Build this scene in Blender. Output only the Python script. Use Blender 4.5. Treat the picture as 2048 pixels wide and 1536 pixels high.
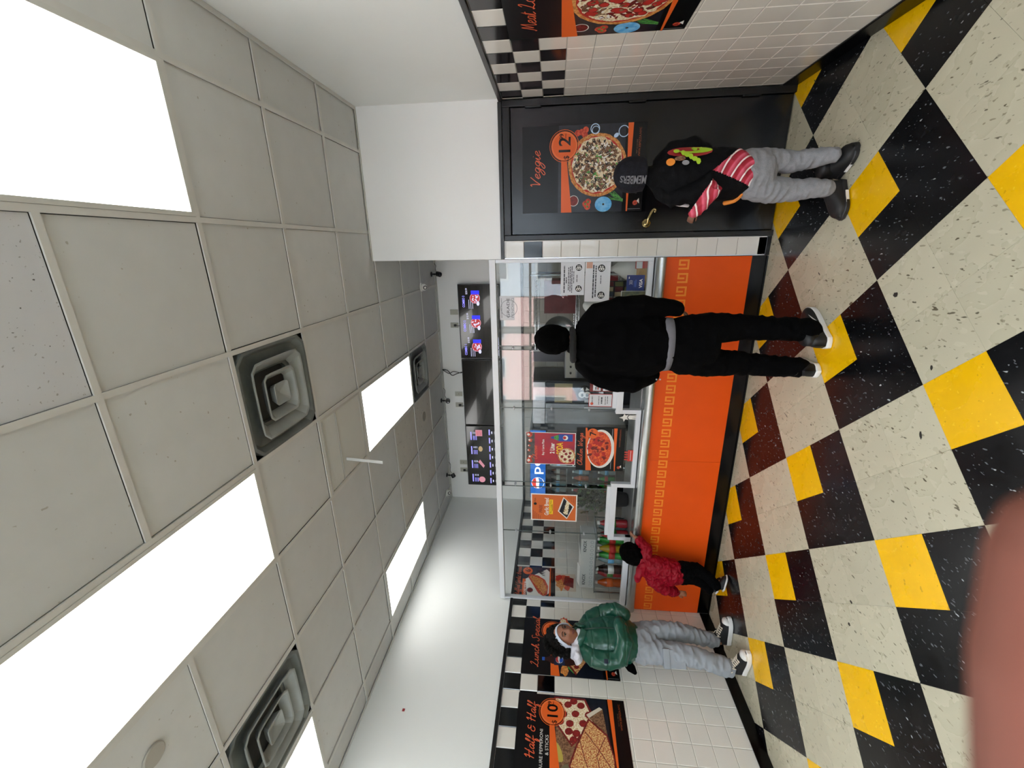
import bpy, math, random
import numpy as np
from mathutils import Vector, Matrix, noise
from mathutils.geometry import tessellate_polygon

for o in list(bpy.data.objects): bpy.data.objects.remove(o)
SC = bpy.context.scene
COL = SC.collection
V = Vector
PI = math.pi

# ------------------------------------------------------------------ camera
CAM_H = 1.6927
FPX, YAW, PITCH, ROLL = 835.5, .3193, .0976, .0137
cd = bpy.data.cameras.new('camera'); cam = bpy.data.objects.new('camera', cd); COL.objects.link(cam)
fwd = V((-math.sin(YAW)*math.cos(PITCH), math.cos(YAW)*math.cos(PITCH), math.sin(PITCH)))
rgt = V((math.cos(YAW), math.sin(YAW), 0)); upv = rgt.cross(fwd)
rr = math.cos(ROLL)*rgt + math.sin(ROLL)*upv
uu = -math.sin(ROLL)*rgt + math.cos(ROLL)*upv
# the phone was held sideways: the picture's right is the room's down, its top is the room's right
X_, Y_, Z_ = -uu, rr, -fwd
cam.matrix_world = Matrix(((X_.x, Y_.x, Z_.x, 0), (X_.y, Y_.y, Z_.y, 0), (X_.z, Y_.z, Z_.z, CAM_H), (0, 0, 0, 1)))
cd.sensor_width = 36; cd.sensor_fit = 'HORIZONTAL'; cd.lens = FPX/2048*36
cd.clip_start = .005; cd.clip_end = 200
cd.dof.use_dof = True; cd.dof.focus_distance = 3.2; cd.dof.aperture_fstop = 6.5
SC.camera = cam

# ------------------------------------------------------------------ light and exposure
SC.view_settings.view_transform = 'Standard'; SC.view_settings.look = 'None'
SC.view_settings.gamma = 1; SC.view_settings.use_curve_mapping = False
SC.view_settings.exposure = 0.31
PANEL = 4.3            # light given off by the ceiling panels
SKY = 18.5
W = bpy.data.worlds.new('world'); SC.world = W; W.use_nodes = True
bgn = W.node_tree.nodes['Background']
bgn.inputs[0].default_value = (.80, .90, 1, 1); bgn.inputs[1].default_value = SKY
sl = bpy.data.lights.new('sun', 'SUN'); sl.energy = 7; sl.angle = .01; sl.color = (1, .95, .88)
so = bpy.data.objects.new('sun', sl); COL.objects.link(so); so.rotation_euler = (math.radians(-52), 0, math.radians(14))
for k, x in enumerate((-2.75, -.95, .55)):
    pl = bpy.data.lights.new('window_portal', 'AREA'); pl.shape = 'RECTANGLE'; pl.size = 1.7; pl.size_y = 2.6
    pl.cycles.is_portal = True
    po = bpy.data.objects.new('window_portal', pl); COL.objects.link(po); po.location = (x, -2.12, 1.6)
    po.rotation_euler = (PI/2, 0, 0)
SC.cycles.max_bounces = 10; SC.cycles.diffuse_bounces = 5; SC.cycles.glossy_bounces = 5
SC.cycles.transparent_max_bounces = 16; SC.cycles.transmission_bounces = 8
SC.cycles.use_denoising = True; SC.cycles.caustics_reflective = False; SC.cycles.caustics_refractive = False
SC.cycles.sample_clamp_indirect = 6

# ------------------------------------------------------------------ materials
def lin(c):
    if isinstance(c, str):
        c = c.lstrip('#'); c = [int(c[i:i+2], 16)/255 for i in (0, 2, 4)]
        c = [x/12.92 if x <= .04045 else ((x+.055)/1.055)**2.4 for x in c]
    return (c[0], c[1], c[2], 1)
MATS = {}
def mat(name, color, rough=.6, metal=0, spec=.5, emit=None, estr=1, noise_amt=0, nscale=8, bump=0, bscale=60,
        color2=None, thr=None, coat=0, trans=0, alpha=None, sheen=0, obj=False):
    if name in MATS: return MATS[name]
    m = bpy.data.materials.new(name); m.use_nodes = True; MATS[name] = m
    nt = m.node_tree; b = nt.nodes['Principled BSDF']
    b.inputs['Base Color'].default_value = lin(color); b.inputs['Roughness'].default_value = rough
    b.inputs['Metallic'].default_value = metal; b.inputs['Specular IOR Level'].default_value = spec
    b.inputs['Coat Weight'].default_value = coat; b.inputs['Transmission Weight'].default_value = trans
    b.inputs['Sheen Weight'].default_value = sheen
    if alpha is not None: b.inputs['Alpha'].default_value = alpha
    if emit is not None:
        b.inputs['Emission Color'].default_value = lin(emit); b.inputs['Emission Strength'].default_value = estr
    tc = nt.nodes.new('ShaderNodeTexCoord'); src = tc.outputs['Object']
    if noise_amt or color2:
        n = nt.nodes.new('ShaderNodeTexNoise'); n.inputs['Scale'].default_value = nscale; n.inputs['Detail'].default_value = 5
        nt.links.new(src, n.inputs['Vector'])
        r = nt.nodes.new('ShaderNodeValToRGB'); c = lin(color)
        if color2:
            c2 = lin(color2); t = thr or (.4, .6)
            r.color_ramp.elements[0].position, r.color_ramp.elements[1].position = t
            r.color_ramp.elements[0].color = c; r.color_ramp.elements[1].color = c2
        else:
            r.color_ramp.elements[0].position, r.color_ramp.elements[1].position = .3, .7
            r.color_ramp.elements[0].color = tuple(max(0, v*(1-noise_amt)) for v in c[:3])+(1,)
            r.color_ramp.elements[1].color = tuple(min(1, v*(1+noise_amt)) for v in c[:3])+(1,)
        nt.links.new(n.outputs['Fac'], r.inputs['Fac']); nt.links.new(r.outputs['Color'], b.inputs['Base Color'])
    if bump:
        n2 = nt.nodes.new('ShaderNodeTexNoise'); n2.inputs['Scale'].default_value = bscale; n2.inputs['Detail'].default_value = 3
        nt.links.new(src, n2.inputs['Vector'])
        bp = nt.nodes.new('ShaderNodeBump'); bp.inputs['Strength'].default_value = bump; bp.inputs['Distance'].default_value = .01
        nt.links.new(n2.outputs['Fac'], bp.inputs['Height']); nt.links.new(bp.outputs['Normal'], b.inputs['Normal'])
    return m

def speck(name, base, specks, rough=.3, scale=70, dens=.62, spec=.5, stretch=(1, 1, 1), amt=.05, coat=0):
    """flooring / ceiling board with small flecks; specks = [(colour, threshold, scale, seed)]"""
    m = bpy.data.materials.new(name); m.use_nodes = True; MATS[name] = m
    nt = m.node_tree; b = nt.nodes['Principled BSDF']; b.inputs['Roughness'].default_value = rough
    b.inputs['Specular IOR Level'].default_value = spec; b.inputs['Coat Weight'].default_value = coat
    tc = nt.nodes.new('ShaderNodeTexCoord'); oi = nt.nodes.new('ShaderNodeObjectInfo')
    mul = nt.nodes.new('ShaderNodeVectorMath'); mul.operation = 'SCALE'; mul.inputs[3].default_value = 37
    cx = nt.nodes.new('ShaderNodeCombineXYZ')
    for i in range(3): nt.links.new(oi.outputs['Random'], cx.inputs[i])
    nt.links.new(cx.outputs[0], mul.inputs[0])
    add = nt.nodes.new('ShaderNodeVectorMath'); add.operation = 'ADD'
    nt.links.new(tc.outputs['Object'], add.inputs[0]); nt.links.new(mul.outputs[0], add.inputs[1])
    mp = nt.nodes.new('ShaderNodeMapping'); mp.inputs['Scale'].default_value = stretch; mp.inputs['Rotation'].default_value = (0, 0, .6 if stretch[1] != 1 else 0)
    nt.links.new(add.outputs[0], mp.inputs['Vector'])
    n = nt.nodes.new('ShaderNodeTexNoise'); n.inputs['Scale'].default_value = 9; n.inputs['Detail'].default_value = 6
    nt.links.new(mp.outputs[0], n.inputs['Vector'])
    r = nt.nodes.new('ShaderNodeValToRGB'); c = lin(base)
    r.color_ramp.elements[0].position, r.color_ramp.elements[1].position = .3, .7
    r.color_ramp.elements[0].color = tuple(v*(1-amt) for v in c[:3])+(1,); r.color_ramp.elements[1].color = tuple(min(1, v*(1+amt)) for v in c[:3])+(1,)
    nt.links.new(n.outputs['Fac'], r.inputs['Fac']); cur = r.outputs['Color']
    # per-tile tone
    hsv = nt.nodes.new('ShaderNodeHueSaturation'); mr = nt.nodes.new('ShaderNodeMapRange')
    mr.inputs['To Min'].default_value = .95; mr.inputs['To Max'].default_value = 1.05
    nt.links.new(oi.outputs['Random'], mr.inputs['Value']); nt.links.new(mr.outputs[0], hsv.inputs['Value']); nt.links.new(cur, hsv.inputs['Color'])
    cur = hsv.outputs['Color']
    for k, (sc_, th, scl) in enumerate(specks):
        n = nt.nodes.new('ShaderNodeTexNoise'); n.inputs['Scale'].default_value = scl; n.inputs['Detail'].default_value = 1.5
        of = nt.nodes.new('ShaderNodeVectorMath'); of.operation = 'ADD'; of.inputs[1].default_value = (k*3.7+1, k*1.3, 5*k)
        nt.links.new(mp.outputs[0], of.inputs[0]); nt.links.new(of.outputs[0], n.inputs['Vector'])
        rp = nt.nodes.new('ShaderNodeValToRGB'); rp.color_ramp.elements[0].position = th; rp.color_ramp.elements[1].position = th+.03
        nt.links.new(n.outputs['Fac'], rp.inputs['Fac'])
        mx = nt.nodes.new('ShaderNodeMix'); mx.data_type = 'RGBA'
        nt.links.new(rp.outputs['Color'], mx.inputs['Factor']); nt.links.new(cur, mx.inputs['A']); mx.inputs['B'].default_value = lin(sc_)
        cur = mx.outputs['Result']
    nt.links.new(cur, b.inputs['Base Color'])
    n3 = nt.nodes.new('ShaderNodeTexNoise'); n3.inputs['Scale'].default_value = 5; n3.inputs['Detail'].default_value = 4
    nt.links.new(tc.outputs['Object'], n3.inputs['Vector'])
    m3 = nt.nodes.new('ShaderNodeMapRange'); m3.inputs['From Min'].default_value = .3; m3.inputs['From Max'].default_value = .7
    m3.inputs['To Min'].default_value = rough*.8; m3.inputs['To Max'].default_value = min(1, rough*1.3)
    nt.links.new(n3.outputs['Fac'], m3.inputs['Value']); nt.links.new(m3.outputs[0], b.inputs['Roughness'])
    return m

def thin_glass(name, tint=(1, 1, 1), f0=.04, grime=0):
    m = bpy.data.materials.new(name); m.use_nodes = True; MATS[name] = m; nt = m.node_tree; nt.nodes.clear()
    out = nt.nodes.new('ShaderNodeOutputMaterial'); tr = nt.nodes.new('ShaderNodeBsdfTransparent'); gl = nt.nodes.new('ShaderNodeBsdfGlossy')
    tr.inputs[0].default_value = tint+(1,); gl.inputs['Roughness'].default_value = .015
    lw = nt.nodes.new('ShaderNodeLayerWeight'); lw.inputs['Blend'].default_value = .5
    p = nt.nodes.new('ShaderNodeMath'); p.operation = 'POWER'; p.inputs[1].default_value = 5
    ma = nt.nodes.new('ShaderNodeMath'); ma.operation = 'MULTIPLY_ADD'; ma.inputs[1].default_value = .9; ma.inputs[2].default_value = f0
    mx = nt.nodes.new('ShaderNodeMixShader')
    nt.links.new(lw.outputs['Facing'], p.inputs[0]); nt.links.new(p.outputs[0], ma.inputs[0]); nt.links.new(ma.outputs[0], mx.inputs[0])
    nt.links.new(tr.outputs[0], mx.inputs[1]); nt.links.new(gl.outputs[0], mx.inputs[2]); nt.links.new(mx.outputs[0], out.inputs[0])
    return m

# ------------------------------------------------------------------ mesh building
class MB:
    def __init__(s): s.v = []; s.f = []; s.m = []; s.mats = []
    def mi(s, m):
        if m is None: return 0
        if m not in s.mats: s.mats.append(m)
        return s.mats.index(m)
    def add(s, vs, fs, m=None):
        b = len(s.v); s.v += [tuple(v) for v in vs]; k = s.mi(m)
        for f in fs: s.f.append(tuple(b+i for i in f)); s.m.append(k)
    def box(s, x0, x1, y0, y1, z0, z1, m=None):
        s.add([(x, y, z) for z in (z0, z1) for y in (y0, y1) for x in (x0, x1)],
              [(0, 2, 3, 1), (4, 5, 7, 6), (0, 1, 5, 4), (2, 6, 7, 3), (0, 4, 6, 2), (1, 3, 7, 5)], m)
        return s
    def obox(s, c, ax, ay, az, m=None):
        c = V(c); ax = V(ax); ay = V(ay); az = V(az)
        s.add([c+i*ax+j*ay+k*az for k in (-1, 1) for j in (-1, 1) for i in (-1, 1)],
              [(0, 2, 3, 1), (4, 5, 7, 6), (0, 1, 5, 4), (2, 6, 7, 3), (0, 4, 6, 2), (1, 3, 7, 5)], m)
        return s
    def tube(s, pts, rad, seg=12, m=None, side=None, caps=True, round_=True):
        """closed tapering tube; rad: number, list of numbers or (a, b) pairs; side: direction of the a half-axis"""
        pts = [V(p) for p in pts]; n = len(pts)
        if not isinstance(rad, (list, tuple)): rad = [rad]*n
        rad = [(r, r) if not isinstance(r, (list, tuple)) else r for r in rad]
        if round_ and caps:
            def ext(p, q, r):
                d = (p-q).normalized(); h = min(r[0], r[1])
                return [(p+d*h*.55, (r[0]*.83, r[1]*.83)), (p+d*h*.9, (r[0]*.42, r[1]*.42))]
            A = ext(pts[0], pts[1], rad[0]); B = ext(pts[-1], pts[-2], rad[-1])
            pts = [A[1][0], A[0][0]]+pts+[B[0][0], B[1][0]]; rad = [A[1][1], A[0][1]]+list(rad)+[B[0][1], B[1][1]]
            n = len(pts)
        vs = []; prev = V(side) if side is not None else None
        for i in range(n):
            t = (pts[min(i+1, n-1)]-pts[max(i-1, 0)]).normalized()
            if prev is None: prev = V((1, 0, 0)) if abs(t.x) < .8 else V((0, 1, 0))
            a = (prev-t*prev.dot(t))
            if a.length < 1e-5: a = V((0, 1, 0))-t*t.y
            a.normalize(); b = t.cross(a)
            if side is None: prev = a
            for k in range(seg):
                w = 2*PI*k/seg; vs.append(pts[i]+a*math.cos(w)*rad[i][0]+b*math.sin(w)*rad[i][1])
        fs = [(i*seg+k, i*seg+(k+1) % seg, (i+1)*seg+(k+1) % seg, (i+1)*seg+k) for i in range(n-1) for k in range(seg)]
        if caps: fs += [tuple(range(seg))[::-1], tuple((n-1)*seg+k for k in range(seg))]
        s.add(vs, fs, m); return s
    def lathe(s, prof, c=(0, 0, 0), seg=20, m=None, ax=(0, 0, 1), sx=(1, 0, 0)):
        c = V(c); ax = V(ax).normalized(); sx = V(sx); sx = (sx-ax*sx.dot(ax)).normalized(); sy = ax.cross(sx); vs = []
        for r, z in prof:
            for k in range(seg):
                w = 2*PI*k/seg; vs.append(c+ax*z+sx*r*math.cos(w)+sy*r*math.sin(w))
        n = len(prof)
        fs = [(i*seg+k, i*seg+(k+1) % seg, (i+1)*seg+(k+1) % seg, (i+1)*seg+k) for i in range(n-1) for k in range(seg)]
        fs += [tuple(range(seg))[::-1], tuple((n-1)*seg+k for k in range(seg))]
        s.add(vs, fs, m); return s
    def ball(s, c, r, m=None, seg=16, ring=10, ax=None):
        c = V(c); r = (r, r, r) if not isinstance(r, (tuple, list)) else r
        A = ax or ((1, 0, 0), (0, 1, 0), (0, 0, 1)); A = [V(a) for a in A]; vs = []
        for i in range(ring+1):
            th = PI*(i+.0)/ring; th = max(.02, min(PI-.02, th))
            for k in range(seg):
                w = 2*PI*k/seg
                vs.append(c+A[0]*r[0]*math.sin(th)*math.cos(w)+A[1]*r[1]*math.sin(th)*math.sin(w)+A[2]*r[2]*math.cos(th))
        fs = [(i*seg+k, (i+1)*seg+k, (i+1)*seg+(k+1) % seg, i*seg+(k+1) % seg) for i in range(ring) for k in range(seg)]
        fs += [tuple(range(seg)), tuple(ring*seg+k for k in range(seg))[::-1]]
        s.add(vs, fs, m); return s
    def mesh(s, name, mats=None, smooth=False):
        me = bpy.data.meshes.new(name); me.from_pydata(s.v, [], s.f)
        for m in (mats or s.mats): me.materials.append(m)
        if not mats and len(s.mats) > 1: me.polygons.foreach_set('material_index', s.m)
        if smooth: me.polygons.foreach_set('use_smooth', [True]*len(me.polygons))
        me.update(); return me

def tag(o, label=None, cat=None, group=None, kind=None):
    if label: o['label'] = label
    if cat: o['category'] = cat
    if group: o['group'] = group
    if kind: o['kind'] = kind
    return o
def link(name, me, parent=None, bevel=0, loc=None, world=True):
    o = bpy.data.objects.new(name, me); COL.objects.link(o)
    if parent is not None:
        o.parent = parent
        if world and parent.parent is None and parent.type == 'EMPTY': o.location = -parent.location
    if loc is not None: o.location = loc
    if bevel:
        b = o.modifiers.new('bevel', 'BEVEL'); b.width = bevel; b.segments = 2; b.limit_method = 'ANGLE'
    return o
def part(parent, name, mb, mats=None, smooth=False, bevel=0, world=True, label=None):
    if mats is not None and not isinstance(mats, (list, tuple)): mats = [mats]
    o = link(name, mb.mesh(name, mats, smooth), parent, bevel, world=world)
    if label: o['label'] = label
    return o
def thing(name, label, cat, loc=(0, 0, 0), group=None, rz=0):
    o = bpy.data.objects.new(name, None); COL.objects.link(o); o.location = loc; o.rotation_euler = (0, 0, rz)
    o.empty_display_size = .1
    return tag(o, label, cat, group)
def struct(name, mb, m, bevel=0):
    return tag(part(None, name, mb, m, bevel=bevel), kind='structure')
def copy_tree(o, parent=None):
    c = o.copy(); COL.objects.link(c); c.parent = parent
    for ch in list(o.children): copy_tree(ch, c)
    return c

def smooth_curve(pts, n=6, closed=False):
    pts = [V(p) for p in pts]; out = []; N = len(pts)
    rng = range(N if closed else N-1)
    for i in rng:
        g = lambda k: pts[k % N] if closed else pts[max(0, min(N-1, k))]
        p0, p1, p2, p3 = g(i-1), g(i), g(i+1), g(i+2)
        for j in range(n):
            t = j/n
            out.append(.5*((2*p1)+(-p0+p2)*t+(2*p0-5*p1+4*p2-p3)*t*t+(-p0+3*p1-3*p2+p3)*t**3))
    if not closed: out.append(pts[-1])
    return out

# ------------------------------------------------------------------ flat print (posters, screens, signs)
_fc = {}
def text_polys(s, bold=0):
    key = (s, bold)
    if key in _fc: return _fc[key]
    c = bpy.data.curves.new('lettering', 'FONT'); c.body = s; c.size = 1; c.offset = bold; c.resolution_u = 3
    o = bpy.data.objects.new('lettering', c); COL.objects.link(o)
    dg = bpy.context.evaluated_depsgraph_get(); me = o.evaluated_get(dg).to_mesh()
    vs = [(v.co.x, v.co.y) for v in me.vertices]; fs = [tuple(p.vertices) for p in me.polygons]
    o.evaluated_get(dg).to_mesh_clear(); bpy.data.objects.remove(o); bpy.data.curves.remove(c)
    _fc[key] = (vs, fs); return _fc[key]

# single-stroke script alphabet (x, y), x-height .5, capital 1
G = {
 'V': (.62, [[(0, .85), (.08, 1), (.2, .5), (.26, 0), (.4, .45), (.62, 1.02)]]),
 'e': (.42, [[(0, .2), (.2, .25), (.33, .4), (.25, .5), (.1, .4), (.07, .15), (.18, 0), (.42, .14)]]),
 'g': (.46, [[(.36, .42), (.2, .5), (.06, .3), (.12, .05), (.28, .15), (.38, .45), (.3, -.2), (.12, -.5), (-.02, -.38), (.15, -.12), (.46, .14)]]),
 'i': (.26, [[(0, .2), (.1, .48), (.08, .1), (.15, 0), (.26, .14)], [(.15, .7), (.17, .73)]]),
 'L': (.6, [[(.1, .8), (.25, 1), (.32, .85), (.18, .35), (.05, .03), (-.02, .1), (.2, .08), (.4, 0), (.62, .14)]]),
 'u': (.46, [[(0, .3), (.08, .48), (.05, .12), (.14, 0), (.3, .2), (.36, .48), (.32, .1), (.38, 0), (.46, .14)]]),
 'n': (.46, [[(0, .3), (.08, .46), (.05, 0), (.1, .25), (.26, .48), (.3, .3), (.3, .05), (.36, 0), (.46, .14)]]),
 'c': (.38, [[(.3, .42), (.18, .5), (.05, .28), (.1, .03), (.2, 0), (.38, .14)]]),
 'h': (.46, [[(0, .2), (.22, .85), (.2, 1), (.12, .8), (.06, 0), (.12, .3), (.26, .46), (.3, .1), (.36, 0), (.46, .14)]]),
 'S': (.55, [[(.5, .85), (.4, 1), (.22, .85), (.28, .6), (.38, .35), (.25, .02), (.05, .05), (.02, .25)]]),
 'p': (.46, [[(0, .2), (.12, .5), (.06, -.5), (.12, .3), (.28, .48), (.34, .25), (.22, .02), (.1, .08), (.46, .14)]]),
 'a': (.46, [[(.34, .4), (.2, .5), (.05, .28), (.1, .02), (.26, .15), (.36, .48), (.32, .1), (.38, 0), (.46, .14)]]),
 'l': (.3, [[(0, .15), (.2, .8), (.18, 1), (.1, .85), (.08, .15), (.15, 0), (.3, .14)]]),
 'f': (.34, [[(0, .15), (.22, .8), (.2, 1), (.1, .8), (.04, -.4), (.1, -.5), (.16, -.2), (.06, .1), (.34, .2)]]),
 'H': (.75, [[(.02, .75), (.15, 1), (.16, .6), (.1, 0)], [(.6, 1.02), (.52, .5), (.45, .05), (.52, 0), (.7, .14)], [(.02, .45), (.3, .52), (.62, .55)]]),
 'C': (.6, [[(.5, .8), (.42, 1), (.2, .85), (.06, .4), (.15, .03), (.35, .02), (.6, .16)]]),
 'k': (.44, [[(0, .2), (.22, .85), (.2, 1), (.12, .8), (.06, 0), (.12, .25), (.3, .46), (.12, .25), (.3, .02), (.44, .14)]]),
 'W': (.9, [[(.02, .8), (.12, 1), (.14, .4), (.2, .02), (.4, .5), (.46, .75), (.44, .3), (.52, .02), (.7, .5), (.88, 1.02)]]),
 's': (.34, [[(0, .2), (.18, .5), (.24, .25), (.2, .02), (.06, .03), (.34, .14)]]),
 't': (.34, [[(0, .15), (.16, .9), (.08, .15), (.15, 0), (.34, .14)], [(.02, .62), (.28, .66)]]),
 'd': (.48, [[(.3, .42), (.18, .48), (.05, .25), (.1, .02), (.28, .2), (.42, 1), (.34, .1), (.4, 0), (.48, .14)]]),
 'G': (.6, [[(.5, .85), (.4, 1), (.15, .8), (.05, .4), (.15, .05), (.35, .15), (.45, .5), (.4, -.3), (.15, -.45), (.1, -.25), (.6, .14)]]),
 'r': (.34, [[(0, .2), (.08, .55), (.24, .45), (.2, .1), (.26, 0), (.34, .14)]]),
 'B': (.6, [[(.1, .8), (.16, .95), (.08, 0), (.16, .95), (.4, .95), (.38, .6), (.18, .52), (.46, .4), (.4, .05), (.08, .02)]]),
 'M': (.85, [[(0, .1), (.08, .02), (.2, .6), (.28, 1), (.34, .3), (.38, .25), (.55, .8), (.64, 1), (.66, .3), (.72, 0), (.85, .14)]]),
 '&': (.6, [[(.45, .7), (.3, .8), (.18, .62), (.35, .48), (.1, .4), (.1, .08), (.35, .02), (.5, .25)], [(.3, .42), (.52, .45)]]),
 'o': (.44, [[(.24, .5), (.06, .35), (.08, .04), (.26, .02), (.34, .3), (.24, .5), (.44, .4)]]),
 'v': (.4, [[(0, .4), (.1, .48), (.14, .02), (.3, .3), (.3, .5), (.4, .42)]]),
 ' ': (.3, []),
}
class Print:
    """flat artwork: local (u, v) on a board; o origin, du/dv unit vectors; layers are 0.2 mm apart"""
    def __init__(s, o, du, dv, mb=None): s.o = V(o); s.du = V(du); s.dv = V(dv); s.n = s.du.cross(s.dv).normalized(); s.mb = mb or MB(); s.k = 0
    def P(s, u, v, z): return s.o+s.du*u+s.dv*v+s.n*z
    def z(s, layer): s.k += 1; return layer*.0003+(s.k % 97)*.000003
    def poly(s, pts, m, layer=1):
        z = s.z(layer); t = tessellate_polygon([[V((p[0], p[1], 0)) for p in pts]])
        vs = [s.P(p[0], p[1], z) for p in pts]; fs = []
        for a, b, c in t:
            A, B, C = pts[a], pts[b], pts[c]
            fs.append((a, b, c) if (B[0]-A[0])*(C[1]-A[1])-(B[1]-A[1])*(C[0]-A[0]) > 0 else (a, c, b))
        s.mb.add(vs, fs, m)
    def rect(s, u0, v0, u1, v1, m, layer=1): s.poly([(u0, v0), (u1, v0), (u1, v1), (u0, v1)], m, layer)
    def disc(s, u, v, r, m, layer=1, n=24, rx=None, jit=0, rot=0, rnd=None):
        rx = rx or r; q = []
        for k in range(n):
            w = 2*PI*k/n; j = 1+(rnd.uniform(-jit, jit) if rnd else 0)
            x, y = rx*j*math.cos(w), r*j*math.sin(w)
            q.append((u+x*math.cos(rot)-y*math.sin(rot), v+x*math.sin(rot)+y*math.cos(rot)))
        s.poly(q, m, layer)
    def ring(s, u, v, r, w, m, layer=1, n=28, rx=None):
        z = s.z(layer); vs = []; rx = rx or r
        for k in range(n):
            a = 2*PI*k/n; vs.append(s.P(u+rx*math.cos(a), v+r*math.sin(a), z)); vs.append(s.P(u+(rx-w)*math.cos(a), v+(r-w)*math.sin(a), z))
        s.mb.add(vs, [(2*k, (2*k+2) % (2*n), (2*k+3) % (2*n), 2*k+1) for k in range(n)], m)
    def line(s, pts, w, m, layer=1, closed=False, clip=None):
        z = s.z(layer); pts = [V((p[0], p[1])) for p in pts]; n = len(pts); vs = []
        for i in range(n):
            a = pts[(i-1) % n] if closed or i > 0 else pts[i]; b = pts[(i+1) % n] if closed or i < n-1 else pts[i]
            d = b-a
            d = d.normalized() if d.length > 1e-9 else V((1, 0)); q = V((-d.y, d.x))*w/2
            for e in (pts[i]+q, pts[i]-q): vs.append(s.P(e.x, e.y, z))
        rng = range(n if closed else n-1)
        s.mb.add(vs, [(2*i+1, (2*i+3) % (2*n), (2*i+2) % (2*n), 2*i) for i in rng], m)
    def text(s, t, u, v, size, m, layer=2, align='l', bold=.0, sx=1, rot=0, mirror=False):
        vs, fs = text_polys(t, bold)
        if not vs: return
        w = max(p[0] for p in vs)
        off = 0 if align == 'l' else (-w/2 if align == 'c' else -w); z = s.z(layer); c, q = math.cos(rot), math.sin(rot); out = []
        for x, y in vs:
            x, y = (x+off)*size*sx, y*size
            out.append(s.P(u+x*c-y*q, v+x*q+y*c, z))
        s.mb.add(out, fs, m)
    def fit(s, t, u0, u1, v, size, m, layer=2, bold=0):
        vs, _ = text_polys(t, bold); w = (max(p[0] for p in vs)-min(p[0] for p in vs))*size
        s.text(t, u0, v, size, m, layer, 'l', bold, sx=(u1-u0)/w)
    def script(s, t, u0, u1, v, size, m, w, layer=2, slant=.25):
        tot = sum(G[c][0] for c in t); k = (u1-u0)/tot; x = u0
        for c in t:
            adv, st = G[c]
            for q in st:
                pts = smooth_curve([(x+(a*k+b*size*slant), v+b*size, 0) for a, b in q], 5)
                s.line([(p.x, p.y) for p in pts], w, m, layer)
            x += adv*k
    def greek(s, u, v, w, h, t, m, layer=1):
        a = t/2
        s.line_sq([(a, h-a), (a, a), (w-a, a), (w-a, h-a), (w*.47, h-a), (w*.47, h*.42)], t, u, v, m, layer)
    def line_sq(s, p, t, u, v, m, layer):
        for i in range(len(p)-1):
            (x0, y0), (x1, y1) = p[i], p[i+1]
            s.rect(u+min(x0, x1)-t/2, v+min(y0, y1)-t/2, u+max(x0, x1)+t/2, v+max(y0, y1)+t/2, m, layer)

# ------------------------------------------------------------------ room
XL, XR, YF, YB, YE, ZC = -3.77, 1.06, 3.66, 5.65, -2.0, 3.27
rnd = random.Random(7)
paint = mat('wall paint', '#e3e6e4', .42, noise_amt=.015, nscale=2, bump=.06, bscale=30)
paint_front = mat('wall paint smooth', '#f1f4f5', .3, noise_amt=.01, nscale=2, bump=.05, bscale=14)
grout = mat('grout', '#9c9a94', .9)
tile_w = mat('white glazed tile', '#dbd8d0', .16, coat=.3, noise_amt=.02, nscale=3)
tile_k = mat('black glazed tile', '#040507', .12, spec=.45)
black_gloss = mat('black vinyl', '#020203', .25, spec=.25, noise_amt=.3, nscale=6)
black_trim = mat('black trim', '#0b0b0b', .3)
alu = mat('brushed aluminium', '#c9cdd2', .32, metal=.85, noise_amt=.05, nscale=20)
alu_w = mat('satin aluminium', '#dde0e5', .45, metal=.1)
plastic_w = mat('white plastic', '#e2e2dc', .4)
plastic_b = mat('black plastic', '#0d0d0f', .4)

# floor: slab and vinyl tiles laid at 45 degrees
fl = struct('floor', MB().box(XL-.15, XR+.15, YE-.15, YB+.1, -.08, -.004), mat('floor joint', '#6a655c', .8))
T_be = speck('beige vinyl tile', '#b9b39c', [('#8f8873', .665, 75), ('#5d5645', .70, 55), ('#beb8a2', .66, 34)], .27, stretch=(1, .4, 1), amt=.012)
T_bk = speck('black vinyl tile', '#0d0e10', [('#5b5e62', .675, 80), ('#a3a6a8', .735, 66), ('#050506', .66, 30)], .22, spec=.35, stretch=(1, .45, 1), amt=.1)
T_ye = speck('yellow vinyl tile', '#e9b400', [('#c99700', .70, 40), ('#f3c629', .68, 50)], .27, amt=.04)
OX, OY, DL, D = .2284, 2.4355, -.0063, .21555
cdl, sdl = math.cos(DL), math.sin(DL)
def lat(a, b):   # tile lattice -> floor
    m, n = a-b, a+b
    return (OX+cdl*m*D-sdl*n*D*1.0313, OY+sdl*m*D+cdl*n*D*1.0313)
def clip_poly(p, x0, x1, y0, y1):
    for ax, val, sg in ((0, x0, 1), (0, x1, -1), (1, y0, 1), (1, y1, -1)):
        q = []
        for i in range(len(p)):
            A, B = p[i-1], p[i]; a, b = (A[ax]-val)*sg, (B[ax]-val)*sg
            if (a >= 0) != (b >= 0):
                t = a/(a-b); q.append((A[0]+(B[0]-A[0])*t, A[1]+(B[1]-A[1])*t))
            if b >= 0: q.append(B)
        p = q
        if not p: return p
    return p
def area(p): return abs(sum(p[i-1][0]*p[i][1]-p[i][0]*p[i-1][1] for i in range(len(p))))/2
def slab(mb, p, z0, z1, m=None):
    n = len(p)
    mb.add([(x, y, z0) for x, y in p]+[(x, y, z1) for x, y in p],
           [tuple(range(n, 2*n)), tuple(range(n))[::-1]]+[(i, (i+1) % n, n+(i+1) % n, n+i) for i in range(n)], m)
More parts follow.
